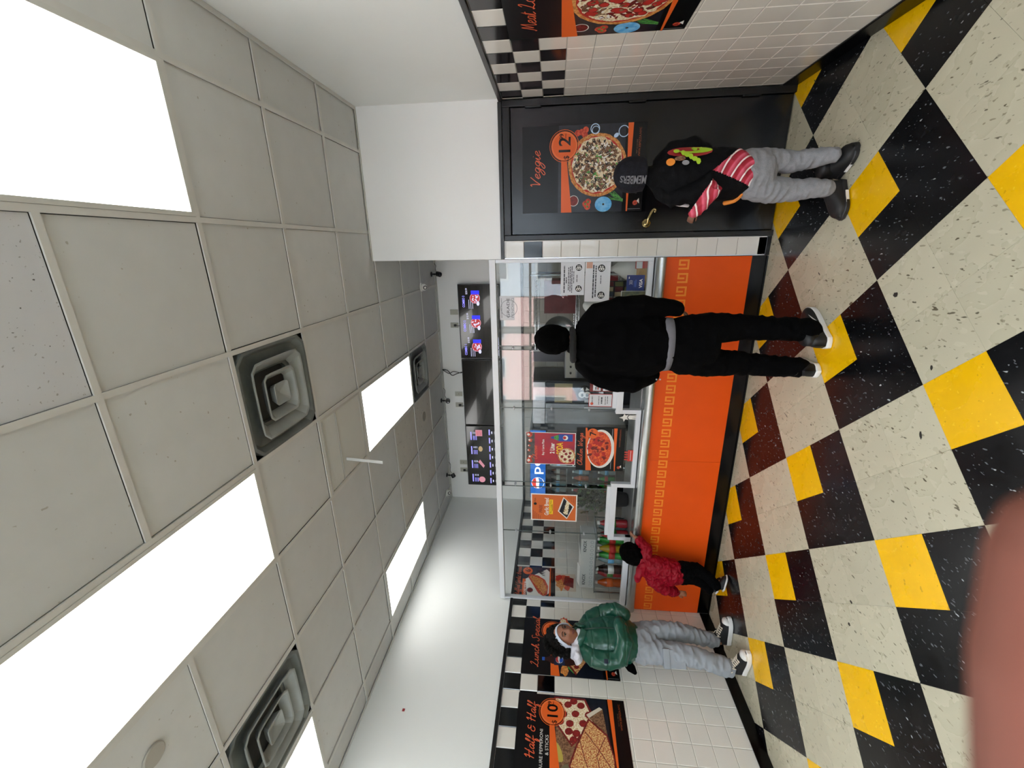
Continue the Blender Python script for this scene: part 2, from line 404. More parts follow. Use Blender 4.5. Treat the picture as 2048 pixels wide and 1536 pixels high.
def tile_quad(a, b, g=.0004):
    c = [lat(a, b), lat(a+1, b), lat(a+1, b+1), lat(a, b+1)]
    cx, cy = sum(p[0] for p in c)/4, sum(p[1] for p in c)/4; L = .3048/2; k = 1-g/L
    return [(cx+(x-cx)*k, cy+(y-cy)*k) for x, y in c], (cx, cy)
shared = {}; rest = {}; ntile = 0; cand = []
for a in range(-26, 22):
    for b in range(-22, 26):
        q, c = tile_quad(a, b); p = clip_poly(q, XL, XR, YE, YF+.02)
        if len(p) < 3 or area(p) < 2e-4: continue
        i, j = (a+1)//2, (b+1)//2
        m = T_be if (i+j) % 2 else (T_ye if (a+1) % 2 and (b+1) % 2 else T_bk)
        cand.append((c, p, q, m))
for c, p, q, m in cand:
    front = c[1] > .35 and (c[1] > 1.2 or -2.9 < c[0] < 1.2)
    if not front or ntile > 285:
        slab(rest.setdefault(m, MB()), p, -.004, 0, m); continue
    ntile += 1
    if area(p) > .99*area(q):
        if m not in shared:
            mb = MB(); slab(mb, [(x-c[0], y-c[1]) for x, y in q], -.004, 0); shared[m] = mb.mesh('floor_tile', [m])
        o = link('floor_tile', shared[m], fl, world=False, loc=(c[0], c[1], 0))
    else:
        mb = MB(); slab(mb, [(x-c[0], y-c[1]) for x, y in p], -.004, 0)
        o = link('floor_tile', mb.mesh('floor_tile', [m]), fl, world=False, loc=(c[0], c[1], 0))
for m, mb in rest.items():
    tag(part(fl, 'floor_tile', mb, m, world=False), kind='stuff')
# kitchen floor: plain quarry slab, scuffs and gum on the shop floor
tag(part(fl, 'kitchen_flooring', MB().box(XL, -.1, YF+.3, YB, -.004, 0), mat('quarry tile', '#5a3f36', .6), world=False), kind='stuff')
scuff = mat('black scuff', '#2a2622', .7)
mb = MB(); sc_ = Print((0, 0, .0004), (1, 0, 0), (0, 1, 0), mb)
for (x, y, r, rx, ro) in ((-.262, 2.29, .016, .013, 0), (-.87, 2.42, .006, .03, 1.0), (-1.94, 2.03, .011, .008, 0), (-2.07, 2.0, .010, .009, 0),
                          (-.55, 1.98, .006, .012, .3), (-.86, 1.93, .007, .02, .4), (-.2, 2.95, .004, .014, .9), (.43, 2.48, .004, .015, .5), (-1.2, 3.0, .003, .03, 1.3),
                          (1.0, 3.42, .004, .02, .8), (-.42, 2.6, .003, .02, 1.9), (-1.5, 2.2, .002, .02, .5)):
    sc_.disc(x, y, r, scuff, 0, 14, rx, .2, ro, rnd)
part(fl, 'scuff_marks', mb, None, world=False)

# walls
def wall(name, boxes, m=paint):
    mb = MB()
    for b in boxes: mb.box(*b)
    return struct(name, mb, m)
wl = wall('wall_left', [(XL-.14, XL-.006, YE-.15, YB+.12, 0, 3.42)])
wr = wall('wall_right', [(XR+.006, XR+.14, YE-.15, YB+.12, 0, 3.42)])
wf = wall('wall_front', [(-.1, .045, YF+.004, YF+.12, 0, 3.27), (.045, XR+.006, YF+.004, YF+.12, 2.112, 3.27)], paint_front)
wk = wall('wall_kitchen', [(-.1, 0, YF+.12, YB, 0, 3.27)])
wb = wall('wall_back', [(XL-.006, XR+.006, YB+.004, YB+.12, 0, 3.42)], mat('brightened back wall paint', '#f4f5f3', .5))  # back wall colour lightened in place of more kitchen light
TS = .1547
def tiles(wallobj, origin, du, dv, cols, rows, color, skip=None, label=None, nmax=300):
    """glazed wall tiles, each a shallow pillow; cols/rows lists of (u0,u1),(v0,v1)"""
    du, dv = V(du), V(dv); n = du.cross(dv); o = V(origin); cache = {}; rest = {}; cnt = 0
    mbg = MB(); u0, u1, v0, v1 = cols[0][0], cols[-1][1], rows[-1][0], rows[0][1]
    for ci, (a, b) in enumerate(cols):
        for ri, (c, d) in enumerate(rows):
            m = color(ci, ri); stuff = skip and skip(ci, ri)
            w, h = b-a, d-c; g = .0012; e = .0045; t = .006
            def verts(base):
                L = []
                for (x0, x1, y0, y1, z) in ((g, w-g, g, h-g, 0), (g, w-g, g, h-g, t*.5), (e, w-e, e, h-e, t)):
                    for (x, y) in ((x0, y0), (x1, y0), (x1, y1), (x0, y1)): L.append(base+du*x+dv*y+n*z)
                return L
            F = [(8, 9, 10, 11)]+[(k, (k+1) % 4, 4+(k+1) % 4, 4+k) for k in range(4)]+[(4+k, 4+(k+1) % 4, 8+(k+1) % 4, 8+k) for k in range(4)]
            base = o+du*a+dv*c
            if stuff: rest.setdefault(m, MB()).add(verts(base), F, m); continue
            key = (round(w, 4), round(h, 4), m)
            if key not in cache:
                mb = MB(); mb.add(verts(V((0, 0, 0))), F); cache[key] = mb.mesh('wall_tile', [m])
            link('wall_tile', cache[key], wallobj, world=False, loc=base); cnt += 1
    for m, mb in rest.items(): tag(part(wallobj, 'wall_tile', mb, m, world=False), kind='stuff')
    mbg.add([o+du*u0+dv*v0-n*.004, o+du*u1+dv*v0-n*.004, o+du*u1+dv*v1-n*.004, o+du*u0+dv*v1-n*.004,
             o+du*u0+dv*v0+n*.002, o+du*u1+dv*v0+n*.002, o+du*u1+dv*v1+n*.002, o+du*u0+dv*v1+n*.002],
            [(4, 5, 6, 7), (0, 3, 2, 1), (0, 1, 5, 4), (1, 2, 6, 5), (2, 3, 7, 6), (3, 0, 4, 7)])
    part(wallobj, 'grout', mbg, grout, world=False)
ROWS = [(2.104-TS*(k+1), 2.104-TS*k) for k in range(13)]+[(.08, 2.104-TS*13)]
# left wall: column edges from y=3.612 both ways
ys = [3.6125+TS*k for k in range(-36, 14)]; ys = [y for y in ys if y > YE+.01 and y < YB-.02]; ys = [YE]+ys+[YB]
colsL = list(zip(ys[:-1], ys[1:])); base_i = min(range(len(colsL)), key=lambda i: abs(colsL[i][0]-3.6125+TS))
def colL(ci, ri): return (tile_w if (ci-base_i+ri) % 2 == 0 else tile_k) if ri < 3 else tile_w
tiles(wl, (XL-.006, 0, 0), (0, 1, 0), (0, 0, 1), colsL, ROWS, colL, skip=lambda ci, ri: not (1.95 < colsL[ci][0] < 5.7 and (colsL[ci][0] < 3.7 or ri < 9)) or (colsL[ci][0] > 3.7 and ri >= 8))
ys = [2.864+TS*k for k in range(-36, 6)]; ys = [y for y in ys if YE+.02 < y < YF-.01]; ys = [YE]+ys+[YF+.004]
colsR = [(-b, -a) for a, b in zip(ys[:-1], ys[1:])]; base_r = min(range(len(colsR)), key=lambda i: abs(-colsR[i][1]-2.864))
def colR(ci, ri): return (tile_k if (ci-base_r+ri) % 2 == 0 else tile_w) if ri < 3 else tile_w
colsR = colsR[::-1]; base_r = min(range(len(colsR)), key=lambda i: abs(-colsR[i][1]-2.864))
tiles(wr, (XR+.006, 0, 0), (0, -1, 0), (0, 0, 1), colsR, ROWS, colR, skip=lambda ci, ri: -colsR[ci][0] < 2.2)
tiles(wf, (0, YF+.004, 0), (1, 0, 0), (0, 0, 1), [(-.098, .04)], [(a if a > .1 else .0, b) for a, b in ROWS[:13]]+[(.0, .093)],
      lambda c, r: tile_k if r in (1, 13) else tile_w)
# back wall of the kitchen: tiles all joined (seen only through the glass)
xs = [XL+TS*k for k in range(0, 24)]+[-.1]
tiles(wb, (0, YB+.004, 0), (1, 0, 0), (0, 0, 1), list(zip(xs[:-1], xs[1:])), ROWS,
      lambda c, r: mat('dimmed kitchen tile', '#a5a39a', .3), skip=lambda c, r: True)  # tile colour greyed to carry the dimmer kitchen light
def trim(n, b): return struct('trim_%d' % n, MB().box(*b), black_trim, .003)
trim(1, (XL-.002, XL+.016, YE, YB, 2.105, 2.136)); trim(2, (XR-.016, XR+.002, YE, YF, 2.105, 2.136))
trim(3, (-.1, XR-.016, YF-.014, YF+.004, 2.112, 2.142)); trim(4, (XL+.016, -.1, YB-.014, YB+.002, 2.105, 2.136))
struct('trim_5', MB().box(-.1, -.092, YF-.006, YF+.004, 0, 2.112), alu); struct('trim_6', MB().box(.036, .043, YF-.006, YF+.004, 0, 2.112), plastic_w)
def baseb(name, b): return struct(name, MB().box(*b), black_gloss, .003)
baseb('baseboard_left', (XL, XL+.012, YE, YF-.01, 0, .1)); baseb('baseboard_left', (XL, XL+.012, YF+.4, YB, 0, .1))
baseb('baseboard_right', (XR-.012, XR, YE, YF-.01, 0, .1)); baseb('baseboard_front', (-.1, .043, YF-.012, YF+.004, 0, .035))

# ceiling
ce = struct('ceiling', MB().box(XL-.14, XR+.14, YE-.15, YB+.12, 3.34, 3.42), mat('plenum', '#3a3936', .9))
cmat = speck('mineral ceiling board', '#c8c9c7', [('#a8a49b', .74, 45), ('#bdb8ad', .80, 9)], .85, spec=.2, amt=.02)
cmat2 = speck('stained ceiling board', '#cbc6bc', [('#a79f93', .70, 26), ('#b5ada0', .72, 7)], .85, spec=.2, amt=.035)
cmat3 = speck('perforated vinyl board', '#cbcccf', [('#55534f', .73, 105), ('#9c9a98', .70, 80)], .6, spec=.3, amt=.02)
bar_m = mat('ceiling grid metal', '#c9c8c3', .55, noise_amt=.04, nscale=10)
GX = [XR, .75, .137, -.476, -1.089, -1.702, -2.315, -2.93, -3.54, XL]
GY = [YE]+[1.225+.622*k for k in range(-5, 8)]+[YB]
lights = {(2, 'L1'): 0}
def row(y): return min(range(len(GY)), key=lambda i: abs(GY[i]-y))
r603 = row(.603); R = lambda k: r603+k      # R(0): .603-1.225, R(1): 1.225-1.847 ...
used = {}
for c, r in ((1, 0), (1, 1), (4, 0), (4, 1), (4, 4), (4, 5), (7, 4), (7, 5), (7, 0), (7, 1)): used[(c, R(r))] = 'light'
for c, r in ((1, -3), (1, -4), (4, -3), (4, -4), (7, -3), (7, -4)): used[(c, R(r))] = 'light'
for c, r in ((3, 2), (6, 1), (4, 6)): used[(c, R(r))] = 'diffuser'
used[(4, R(3))] = 'grille'
tmesh = {}
for i in range(9):
    for j in range(len(GY)-1):
        if (i, j) in used: continue
        x1, x0, y0, y1 = GX[i]-.0135, GX[i+1]+.0135, GY[j]+.0135, GY[j+1]-.0135
        if y0 > YF and x0 > -.1: continue
        m = cmat3 if (i, j) in ((2, R(0)), (5, R(-2))) else (cmat2 if (i, j) in ((5, R(5)), (5, R(6)), (6, R(6)), (6, R(5)), (4, R(7))) else cmat)
        w, d = round(x1-x0, 3), round(y1-y0, 3)
        if (w, d, m) not in tmesh:
            mb = MB(); mb.box(-w/2, w/2, -d/2, d/2, 0, .014)
            tmesh[(w, d, m)] = mb.mesh('ceiling_tile', [m])
        o = link('ceiling_tile', tmesh[(w, d, m)], ce, world=False, loc=((x0+x1)/2+rnd.uniform(-.002, .002), (y0+y1)/2+rnd.uniform(-.002, .002), ZC+.009))
        if m is cmat3: o['label'] = 'perforated white vinyl ceiling tile'
        if (i+j) % 3 == 0: o.rotation_euler = (rnd.uniform(-.002, .002), rnd.uniform(-.002, .002), 0)
for x in GX[1:-1]:
    part(ce, 'grid_bar', MB().box(x-.012, x+.012, YE, YB, ZC-.002, ZC+.006), bar_m, world=False)
for i in range(9):
    for y in GY[1:-1]:
        j = GY.index(y)
        if used.get((i, j)) == 'light' and used.get((i, j-1)) == 'light': continue
        part(ce, 'grid_bar', MB().box(GX[i+1]+.012, GX[i]-.012, y-.012, y+.012, ZC-.001, ZC+.006), bar_m, world=False)
for b in ((XL-.004, XL+.02, YE, YB), (XR-.02, XR+.004, YE, YF), (XL+.02, XR-.02, YB-.02, YB), (-.1, XR-.02, YF-.02, YF+.002)):
    part(ce, 'grid_bar', MB().box(b[0], b[1], b[2], b[3], ZC-.003, ZC+.001), bar_m, world=False)

diff = mat('light diffuser', '#ffffff', .5, emit=(1, .985, .955), estr=PANEL)
frame_m = mat('light frame', '#c6c6c0', .45)
def ceiling_light(c, r, label):
    x1, x0, y0, y1 = GX[c]-.013, GX[c+1]+.013, GY[R(r)]+.013, GY[R(r)+2]-.013
    t = thing('ceiling_light', label, 'ceiling light', ((x0+x1)/2, (y0+y1)/2, ZC), 'ceiling light panels')
    mb = MB(); w = .018
    for b in ((x0, x1, y0, y0+w), (x0, x1, y1-w, y1), (x0, x0+w, y0+w, y1-w), (x1-w, x1, y0+w, y1-w)): mb.box(*b, ZC-.004, ZC+.012)
    part(t, 'frame', mb, frame_m)
    part(t, 'diffuser', MB().box(x0+w, x1-w, y0+w, y1-w, ZC+.002, ZC+.008), diff)
    part(t, 'housing', MB().box(x0, x1, y0, y1, ZC+.012, ZC+.06), frame_m)
ceiling_light(1, 0, 'large bright ceiling light panel nearest the right wall, cut by the picture corner')
ceiling_light(4, 0, 'long bright ceiling light panel near the camera, largest of the lit panels')
ceiling_light(4, 4, 'bright ceiling light panel between the slatted return grille and the far diffuser')
ceiling_light(7, 4, 'bright ceiling light panel close to the left wall, beyond the glass partition top')
ceiling_light(7, 0, 'bright ceiling light panel beside the near left square diffuser, at the picture edge')
for c, w_ in ((1, 'right'), (4, 'middle'), (7, 'left')): ceiling_light(c, -4, '%s ceiling light panel over the shop entrance, behind the camera' % w_)

dpan = mat('dusty grey pan', '#6f7471', .55, metal=.2, noise_amt=.3, nscale=5)
dcone = mat('grey diffuser cone', '#8d918e', .5, noise_amt=.14, nscale=7)
dhole = mat('duct shade', '#0b0b0b', .9)  # black colour stands for the unlit space inside the ducts
def diffuser(c, r, label):
    x1, x0, y0, y1 = GX[c]-.012, GX[c+1]+.012, GY[R(r)]+.012, GY[R(r)+1]-.012
    cx, cy = (x0+x1)/2, (y0+y1)/2; hx, hy = (x1-x0)/2, (y1-y0)/2
    t = thing('air_diffuser', label, 'air vent', (cx, cy, ZC), 'square ceiling diffusers')
    def sq(h, z, n=32):
        L = []
        for k in range(n):
            a = 2*PI*(k+.5)/n; ca, sa = math.cos(a), math.sin(a); q = (abs(ca)**9+abs(sa)**9)**(-1/9)
            L.append((cx+h*hx/.3*ca*q, cy+h*hy/.3*sa*q, z))
        return L
    def loft(rs, m):
        mb = MB(); n = 32; vs = []
        for h, z in rs: vs += sq(h, z)
        mb.add(vs, [(i*n+k, i*n+(k+1) % n, (i+1)*n+(k+1) % n, (i+1)*n+k) for i in range(len(rs)-1) for k in range(n)])
        return mb
    part(t, 'pan', loft([(.3, ZC-.002), (.285, ZC-.001), (.262, ZC+.03), (.15, ZC+.045), (.148, ZC+.10), (.30, ZC+.10), (.3, ZC-.002)], dpan), dpan, smooth=False)
    for h0, h1, z in ((.225, .165, -.016), (.14, .095, -.012)):
        part(t, 'cone', loft([(h0, ZC+z), (h0-.006, ZC+z-.003), (h0-.014, ZC+z), (h1, ZC+z+.045), (h1+.003, ZC+z+.05), (h0-.006, ZC+z+.008), (h0, ZC+z)], dcone), dcone)
    part(t, 'centre_plate', loft([(.004, ZC+.012), (.045, ZC-.004), (.062, ZC-.012), (.066, ZC-.01), (.048, ZC+.03), (.004, ZC+.03)], dcone), dcone)
    part(t, 'duct', MB().lathe([(.14, 0), (.14, .001)], (cx, cy, ZC+.095), 24), dhole)
diffuser(3, 2, 'dusty square ceiling diffuser before the slatted grille, middle of the ceiling')
diffuser(6, 1, 'square ceiling diffuser at the near left, beside the light panel cut by the edge')
diffuser(4, 6, 'small-looking far square ceiling diffuser beyond the lit panel, over the kitchen')
x1, x0, y0, y1 = GX[4]-.013, GX[5]+.013, GY[R(3)]+.013, GY[R(3)+1]-.013
t = thing('return_grille', 'slatted grey return air grille in the ceiling with a white strip hanging from it', 'air vent', ((x0+x1)/2, (y0+y1)/2, ZC))
gm = mat('grille metal', '#bcbab3', .5); mb = MB(); w = .016
for b in ((x0, x1, y0, y0+w), (x0, x1, y1-w, y1), (x0, x0+w, y0+w, y1-w), (x1-w, x1, y0+w, y1-w)): mb.box(*b, ZC-.003, ZC+.012)
part(t, 'frame', mb, gm)
part(t, 'centre_rail', MB().box(x0+w, x1-w, y0+.2, y0+.21, ZC-.002, ZC+.01), gm)
n = 25; gap = (y1-y0-2*w)/n
slm = MB().obox((0, 0, 0), ((x1-x0)/2-w, 0, 0), (0, gap*.20, -.004), (0, .0010, .001)).mesh('slat', [gm])
for k in range(n): link('slat', slm, t, world=False, loc=(0, y0+w+gap*(k+.5)-t.location.y, .006))
part(t, 'shade_sheet', MB().box(x0, x1, y0, y1, ZC+.03, ZC+.035), dhole)  # flat black sheet painting the shade above the slats
tag(part(None, 'hanging_strip', MB().obox((-1.542, 2.74, 3.125), (.011, 0, .0), (0, .0025, 0), (.006, .01, .148)), mat('translucent strip', '#d9dbd8', .35)),
    'thin white plastic strip hanging straight down from the slatted ceiling grille', 'strip')
tag(part(None, 'cover_plate', MB().lathe([(.047, 0), (.047, .004), (.043, .007)], (-1.925, .985, ZC+.006), 28, ax=(0, 0, -1)), mat('cover plate', '#aaa69c', .6)),
    'flat round cover plate on the ceiling tile beside the largest light panel', 'cover plate')
tag(part(None, 'cover_plate', MB().lathe([(.06, 0), (.06, .003), (.055, .005)], (-1.98, 4.66, ZC+.006), 28, ax=(0, 0, -1)), mat('cover plate stained', '#9d978b', .7)),
    'small round cover plate on the stained ceiling tile beyond the glass', 'cover plate')
tag(part(None, 'sticker', MB().box(XL-.006, XL-.004, 2.422, 2.444, 2.924, 2.946), mat('red sticker', '#8e1420', .5)),
    'tiny dark red square sticker high on the white left wall', 'sticker')
t = thing('doorbell', 'round off-white wall button on the tiles below the meat pizza poster', 'button', (XR-.001, 2.783, .97))
part(t, 'plate', MB().lathe([(.034, 0), (.034, .007), (.029, .012)], (XR, 2.783, .97), 24, ax=(-1, 0, 0)), mat('off white plate', '#cfcabd', .4))
part(t, 'push_button', MB().lathe([(.02, 0), (.019, .003), (.012, .005)], (XR-.012, 2.783, .97), 20, ax=(-1, 0, 0)), mat('button white', '#dcd8cc', .35))

# ------------------------------------------------------------------ black door
t = thing('door_1', None, None, (.55, YF, 0)); t['kind'] = 'structure'
blk = mat('black door paint', '#05060a', .22, spec=.4, noise_amt=.25, nscale=4, bump=.04, bscale=8)
blk2 = mat('black frame paint', '#060709', .3, spec=.4, noise_amt=.2, nscale=5)
mb = MB(); FZ = 2.108
def lf(pts, w):  # door casing with mitred corners: outer x0..x1
    pass
x0, x1 = .046, 1.052
mb.box(x0, .088, YF-.022, YF+.11, 0, FZ); mb.box(1.004, x1, YF-.022, YF+.11, 0, FZ); mb.box(.088, 1.004, YF-.022, YF+.11, 2.05, FZ)
part(t, 'frame', mb, blk2, bevel=.004)
leaf = part(t, 'door_leaf', MB().box(.092, 1.0, YF-.004, YF+.04, .008, 2.044), blk, bevel=.002)
for z in (1.87, 1.1, .30):
    part(t, 'hinge', MB().tube([(1.001, YF-.016, z-.055), (1.001, YF-.016, z+.055)], .009, 10), blk2, smooth=False)
brass = mat('polished brass', '#cbb681', .18, metal=1)
hd = part(t, 'door_handle', MB().lathe([(.034, 0), (.036, .004), (.030, .012), (.016, .016), (.012, .05)], (.158, YF-.004, .97), 28, ax=(0, -1, 0))
     .tube(smooth_curve([(.158, YF-.05, .97), (.185, YF-.055, .968), (.215, YF-.055, .955), (.243, YF-.055, .942), (.258, YF-.055, .927), (.25, YF-.055, .915), (.238, YF-.055, .92)], 5), [.010]*18+[.008]*13, 10), brass, smooth=True)
ptd = part(t, 'window_film', MB().box(.245, .885, YF-.0055, YF-.0045, .985, 1.955), mat('glossy black film', '#05060a', .14, spec=.4))
# ------------------------------------------------------------------ artwork colours
ink = mat('poster black', '#040507', .3, spec=.3); navy = mat('poster slate', '#10131f', .3, noise_amt=.5, nscale=30)
orange = mat('poster orange', '#e0601c', .4); orange2 = mat('script orange', '#e2623a', .4); white = mat('print white', '#e6e4de', .5)
crust = mat('print crust', '#b06a2c', .5, color2='#d99a55', nscale=60); cheese = mat('print cheese', '#e6dcc0', .5, color2='#c7a878', nscale=90, thr=(.45, .62))
cheese2 = mat('print baked cheese', '#e0bf80', .5, color2='#a2421c', nscale=110, thr=(.42, .58))
pepper = mat('print pepperoni', '#8c1a17', .5, color2='#6d1210', nscale=60); olive = mat('print olive', '#17130f', .5); mush = mat('print mushroom', '#5b3a25', .5, color2='#8d6a4c', nscale=80)
green = mat('print green', '#2f7a32', .5, color2='#58a34a', nscale=90); red = mat('print red', '#b3231c', .5); blue = mat('print blue', '#4aa3df', .4, color2='#7cc0ea', nscale=30)
yellow = mat('print yellow', '#f2c21c', .5); tomato = mat('print tomato', '#a42a1d', .5, color2='#d65a3a', nscale=60); darkred = mat('print dark red', '#5a100f', .5, color2='#7d1b16', nscale=60)
grey = mat('print grey', '#8d9096', .5); wing = mat('print wing sauce', '#c8391a', .45, color2='#e86a2c', nscale=70); bread = mat('print bread', '#b8622a', .45, color2='#e09a4a', nscale=60)
paper = mat('white paper', '#d9dadf', .7, noise_amt=.02, nscale=8)

def blobs(P, u, v, r, n, rs, m, rd, layer, ry=None, jit=.35, asp=2.4):
    for _ in range(n):
        a, q = rd.uniform(0, 2*PI), r*math.sqrt(rd.random()); s_ = rd.uniform(*rs)
        P.disc(u+q*math.cos(a), v+(ry or r)/r*q*math.sin(a), s_, m, layer, 9, s_*rd.uniform(1, asp), jit, rd.uniform(0, PI), rd)
def logo(P, u, v, s_):
    P.disc(u, v, .018*s_, tomato, 4, 16); P.ring(u, v, .018*s_, .003*s_, darkred, 5)
    P.poly([(u-.006*s_, v-.03*s_), (u+.03*s_, v-.026*s_), (u+.012*s_, v-.01*s_)], white, 5)
    P.text('B', u-.007*s_, v-.007*s_, .02*s_, ink, 6, bold=.01)
def poster_base(P, h=.91, w=.615, ft=True):
    P.rect(0, 0, w, h, ink, 1)
    P.rect(0, h*.165, w, h*.70, navy, 2)
    P.poly([(0, .548), (0, .632), (.40, .637), (.40, .597)], orange, 6)
    P.poly([(0, .112), (0, .122), (w, .14), (w, .10)], orange, 6)
    if ft:
        logo(P, .06, .055, 1.1); P.rect(.014, .012, .017, .11, grey, 3)
        P.text('VISIT US ONLINE', w-.21, .062, .013, mush, 4); P.text('WWW.EBPIZZA.NYC', w-.24, .04, .022, mat('footer orange', '#9a4a20', .5), 4, bold=.005)
def badge(P, dollars, cents, u=.475, v=.615, r=.108):
    P.ring(u, v, r*1.05, .004, orange, 7); P.disc(u, v, r*.97, ink, 7); P.disc(u, v, r*.93, orange, 8, 32)
    P.ring(u, v, r*.86, .002, mat('badge line', '#f1a36a', .5), 9)
    P.fit(dollars, u-.066 if len(dollars) > 1 else u-.05, u+(.038 if len(dollars) > 1 else .01), v-.045, .125, ink, 10, bold=.018)
    P.text('$', u-.094, v-.035, .055, ink, 10, bold=.01); P.text(cents, u+.044 if len(dollars) > 1 else u+.02, v+.008, .042, ink, 10, bold=.02)
    P.rect(u+.05, v-.012, u+.085, v-.008, ink, 10)
def pizza(P, u, v, r, rd, kind, layer=3):
    P.disc(u, v, r, crust, layer, 48, None, .012, 0, rd); P.disc(u, v, r*.9, red, layer+1, 48, None, .02, 0, rd); P.disc(u, v, r*.87, cheese, layer+2, 48, None, .05, 0, rd)
    L = layer+3
    if kind == 'veggie':
        blobs(P, u, v, r*.78, 110, (.007, .013), mush, rd, L); blobs(P, u, v, r*.8, 50, (.004, .007), green, rd, L+1, asp=4); blobs(P, u, v, r*.8, 90, (.006, .011), mush, rd, L+2); blobs(P, u, v, r*.8, 60, (.005, .009), olive, rd, L+2)
        blobs(P, u, v, r*.8, 45, (.004, .007), white, rd, L+3, asp=4)
        for _ in range(55):
            a, q = rd.uniform(0, 2*PI), r*.8*math.sqrt(rd.random()); P.disc(u+q*math.cos(a), v+q*math.sin(a), .009, olive, L+4, 12); P.disc(u+q*math.cos(a), v+q*math.sin(a), .0035, cheese, L+5, 8)
    elif kind == 'meat':
        blobs(P, u, v, r*.78, 90, (.008, .014), darkred, rd, L); blobs(P, u, v, r*.8, 60, (.004, .007), white, rd, L+1, asp=4)
        for _ in range(34):
            a, q = rd.uniform(0, 2*PI), r*.8*math.sqrt(rd.random()); P.disc(u+q*math.cos(a), v+q*math.sin(a), .024, pepper, L+2, 16, .021); P.disc(u+q*math.cos(a), v+q*math.sin(a), .019, red, L+3, 14, .017)
        blobs(P, u, v, r*.8, 50, (.005, .01), mush, rd, L+4)
def side_bits(P, rd, left=True):
    P.disc(.055, .30, .066, blue, 3, 24, .056); P.disc(.055, .30, .008, olive, 4)
    for a, b in ((.06, .44), (.04, .425), (.075, .42)): P.disc(a, b, .024, tomato, 3, 16); P.disc(a, b, .008, green, 4, 7)
    P.ring(.085, .535, .04, .004, white, 3); P.disc(.085, .535, .035, darkred, 3)
    for a, b in ((.565, .485), (.545, .46), (.58, .455), (.56, .515)): P.disc(a, b, .022, tomato, 3, 16)
    P.ring(.585, .385, .035, .006, mat('print onion', '#b9d3ee', .5), 3); P.ring(.575, .38, .028, .004, MATS['print onion'], 4)
    P.ring(.56, .17, .04, .006, MATS['print onion'], 3); P.disc(.535, .225, .02, MATS['print onion'], 3, 12, .014, 0, .6)
    for k in range(12): P.line([(.08+rd.uniform(-.01, .01), .15), (.09+k*.006, .24+rd.uniform(-.02, .03))], .004, green, 3)

def wall_poster(name, o, du, label, draw, w=.615, h=.91, fr=None, cat='poster', loc=None):
    o = V(o); du = V(du); n = du.cross(V((0, 0, 1)))
    t = thing(name, label, cat, o)
    mb = MB(); c = o+du*w/2+V((0, 0, h/2))+n*.001
    mb.obox(c, du*w/2, n*.0009, V((0, 0, h/2))); part(t, 'sheet', mb, fr or ink)
    P = Print(o+n*.0019, du, (0, 0, 1)); draw(P); part(t, 'print', P.mb)
    return t
rd = random.Random(3)
def dr(P):
    poster_base(P, .94); P.script('Veggie', .185, .45, .80, .075, orange2, .0052); side_bits(P, rd); pizza(P, .335, .36, .222, rd, 'veggie'); badge(P, '12', '99')
wall_poster('pizza_poster', (.252, YF-.0057, 1.015), (1, 0, 0), 'veggie pizza poster priced 12.99 on the black door', dr)
def dr(P):
    poster_base(P); P.script('Meat Lovers', .085, .53, .76, .075, orange2, .0052); side_bits(P, rd); pizza(P, .335, .36, .235, rd, 'meat'); badge(P, '14', '99')
wall_poster('pizza_poster', (XR-.001, 2.709, 1.04), (0, -1, 0), 'meat pizza poster on the right tiled wall beside the door', dr)
def dr(P):
    poster_base(P); P.script('Lunch Special', .075, .625, .75, .075, orange2, .0052)
    P.disc(.57, .50, .05, tomato, 3, 20, .07, .2, 0, rd); P.disc(.59, .505, .028, cheese, 4, 14, .03, .3, 0, rd); P.disc(.52, .46, .05, bread, 3, 14, .06, .2, 0, rd)
    P.disc(.22, .50, .06, bread, 3, 14, .08, .25, 0, rd); P.disc(.1, .42, .05, green, 3, 14, .06, .3, 0, rd); P.disc(.06, .5, .04, bread, 3, 12, .05, .3, 0, rd)
    P.poly([(.02, .40), (.15, .50), (.38, .27), (.28, .2)], darkred, 4); P.poly([(.035, .39), (.15, .475), (.34, .27), (.27, .22)], cheese2, 5)
    for a, b in ((.14, .42), (.2, .36), (.26, .3), (.1, .39)): P.disc(a, b, .025, pepper, 6, 14, .02)
    P.poly([(.1, .48), (.115, .62), (.14, .66), (.145, .69), (.175, .69), (.18, .66), (.205, .62), (.22, .48), (.2, .40), (.12, .40)], mat('cola', '#2a0d0b', .3), 7)
    P.rect(.143, .69, .177, .715, mat('cola cap', '#1a4fa8', .4), 7); P.rect(.103, .5, .218, .6, mat('cola label', '#17233f', .4), 8)
    P.disc(.16, .55, .036, white, 9); P.poly([(.125, .555), (.14, .58), (.16, .586), (.18, .58), (.195, .56), (.165, .565)], red, 10); P.poly([(.125, .545), (.155, .55), (.194, .54), (.18, .522), (.16, .514), (.14, .52)], mat('cola blue', '#1a4fa8', .4), 10)
    badge(P, '7', '99')
wall_poster('pizza_poster', (XL+.001, 2.838, 1.045), (0, 1, 0), 'lunch special poster behind the girl in the green jacket', dr)
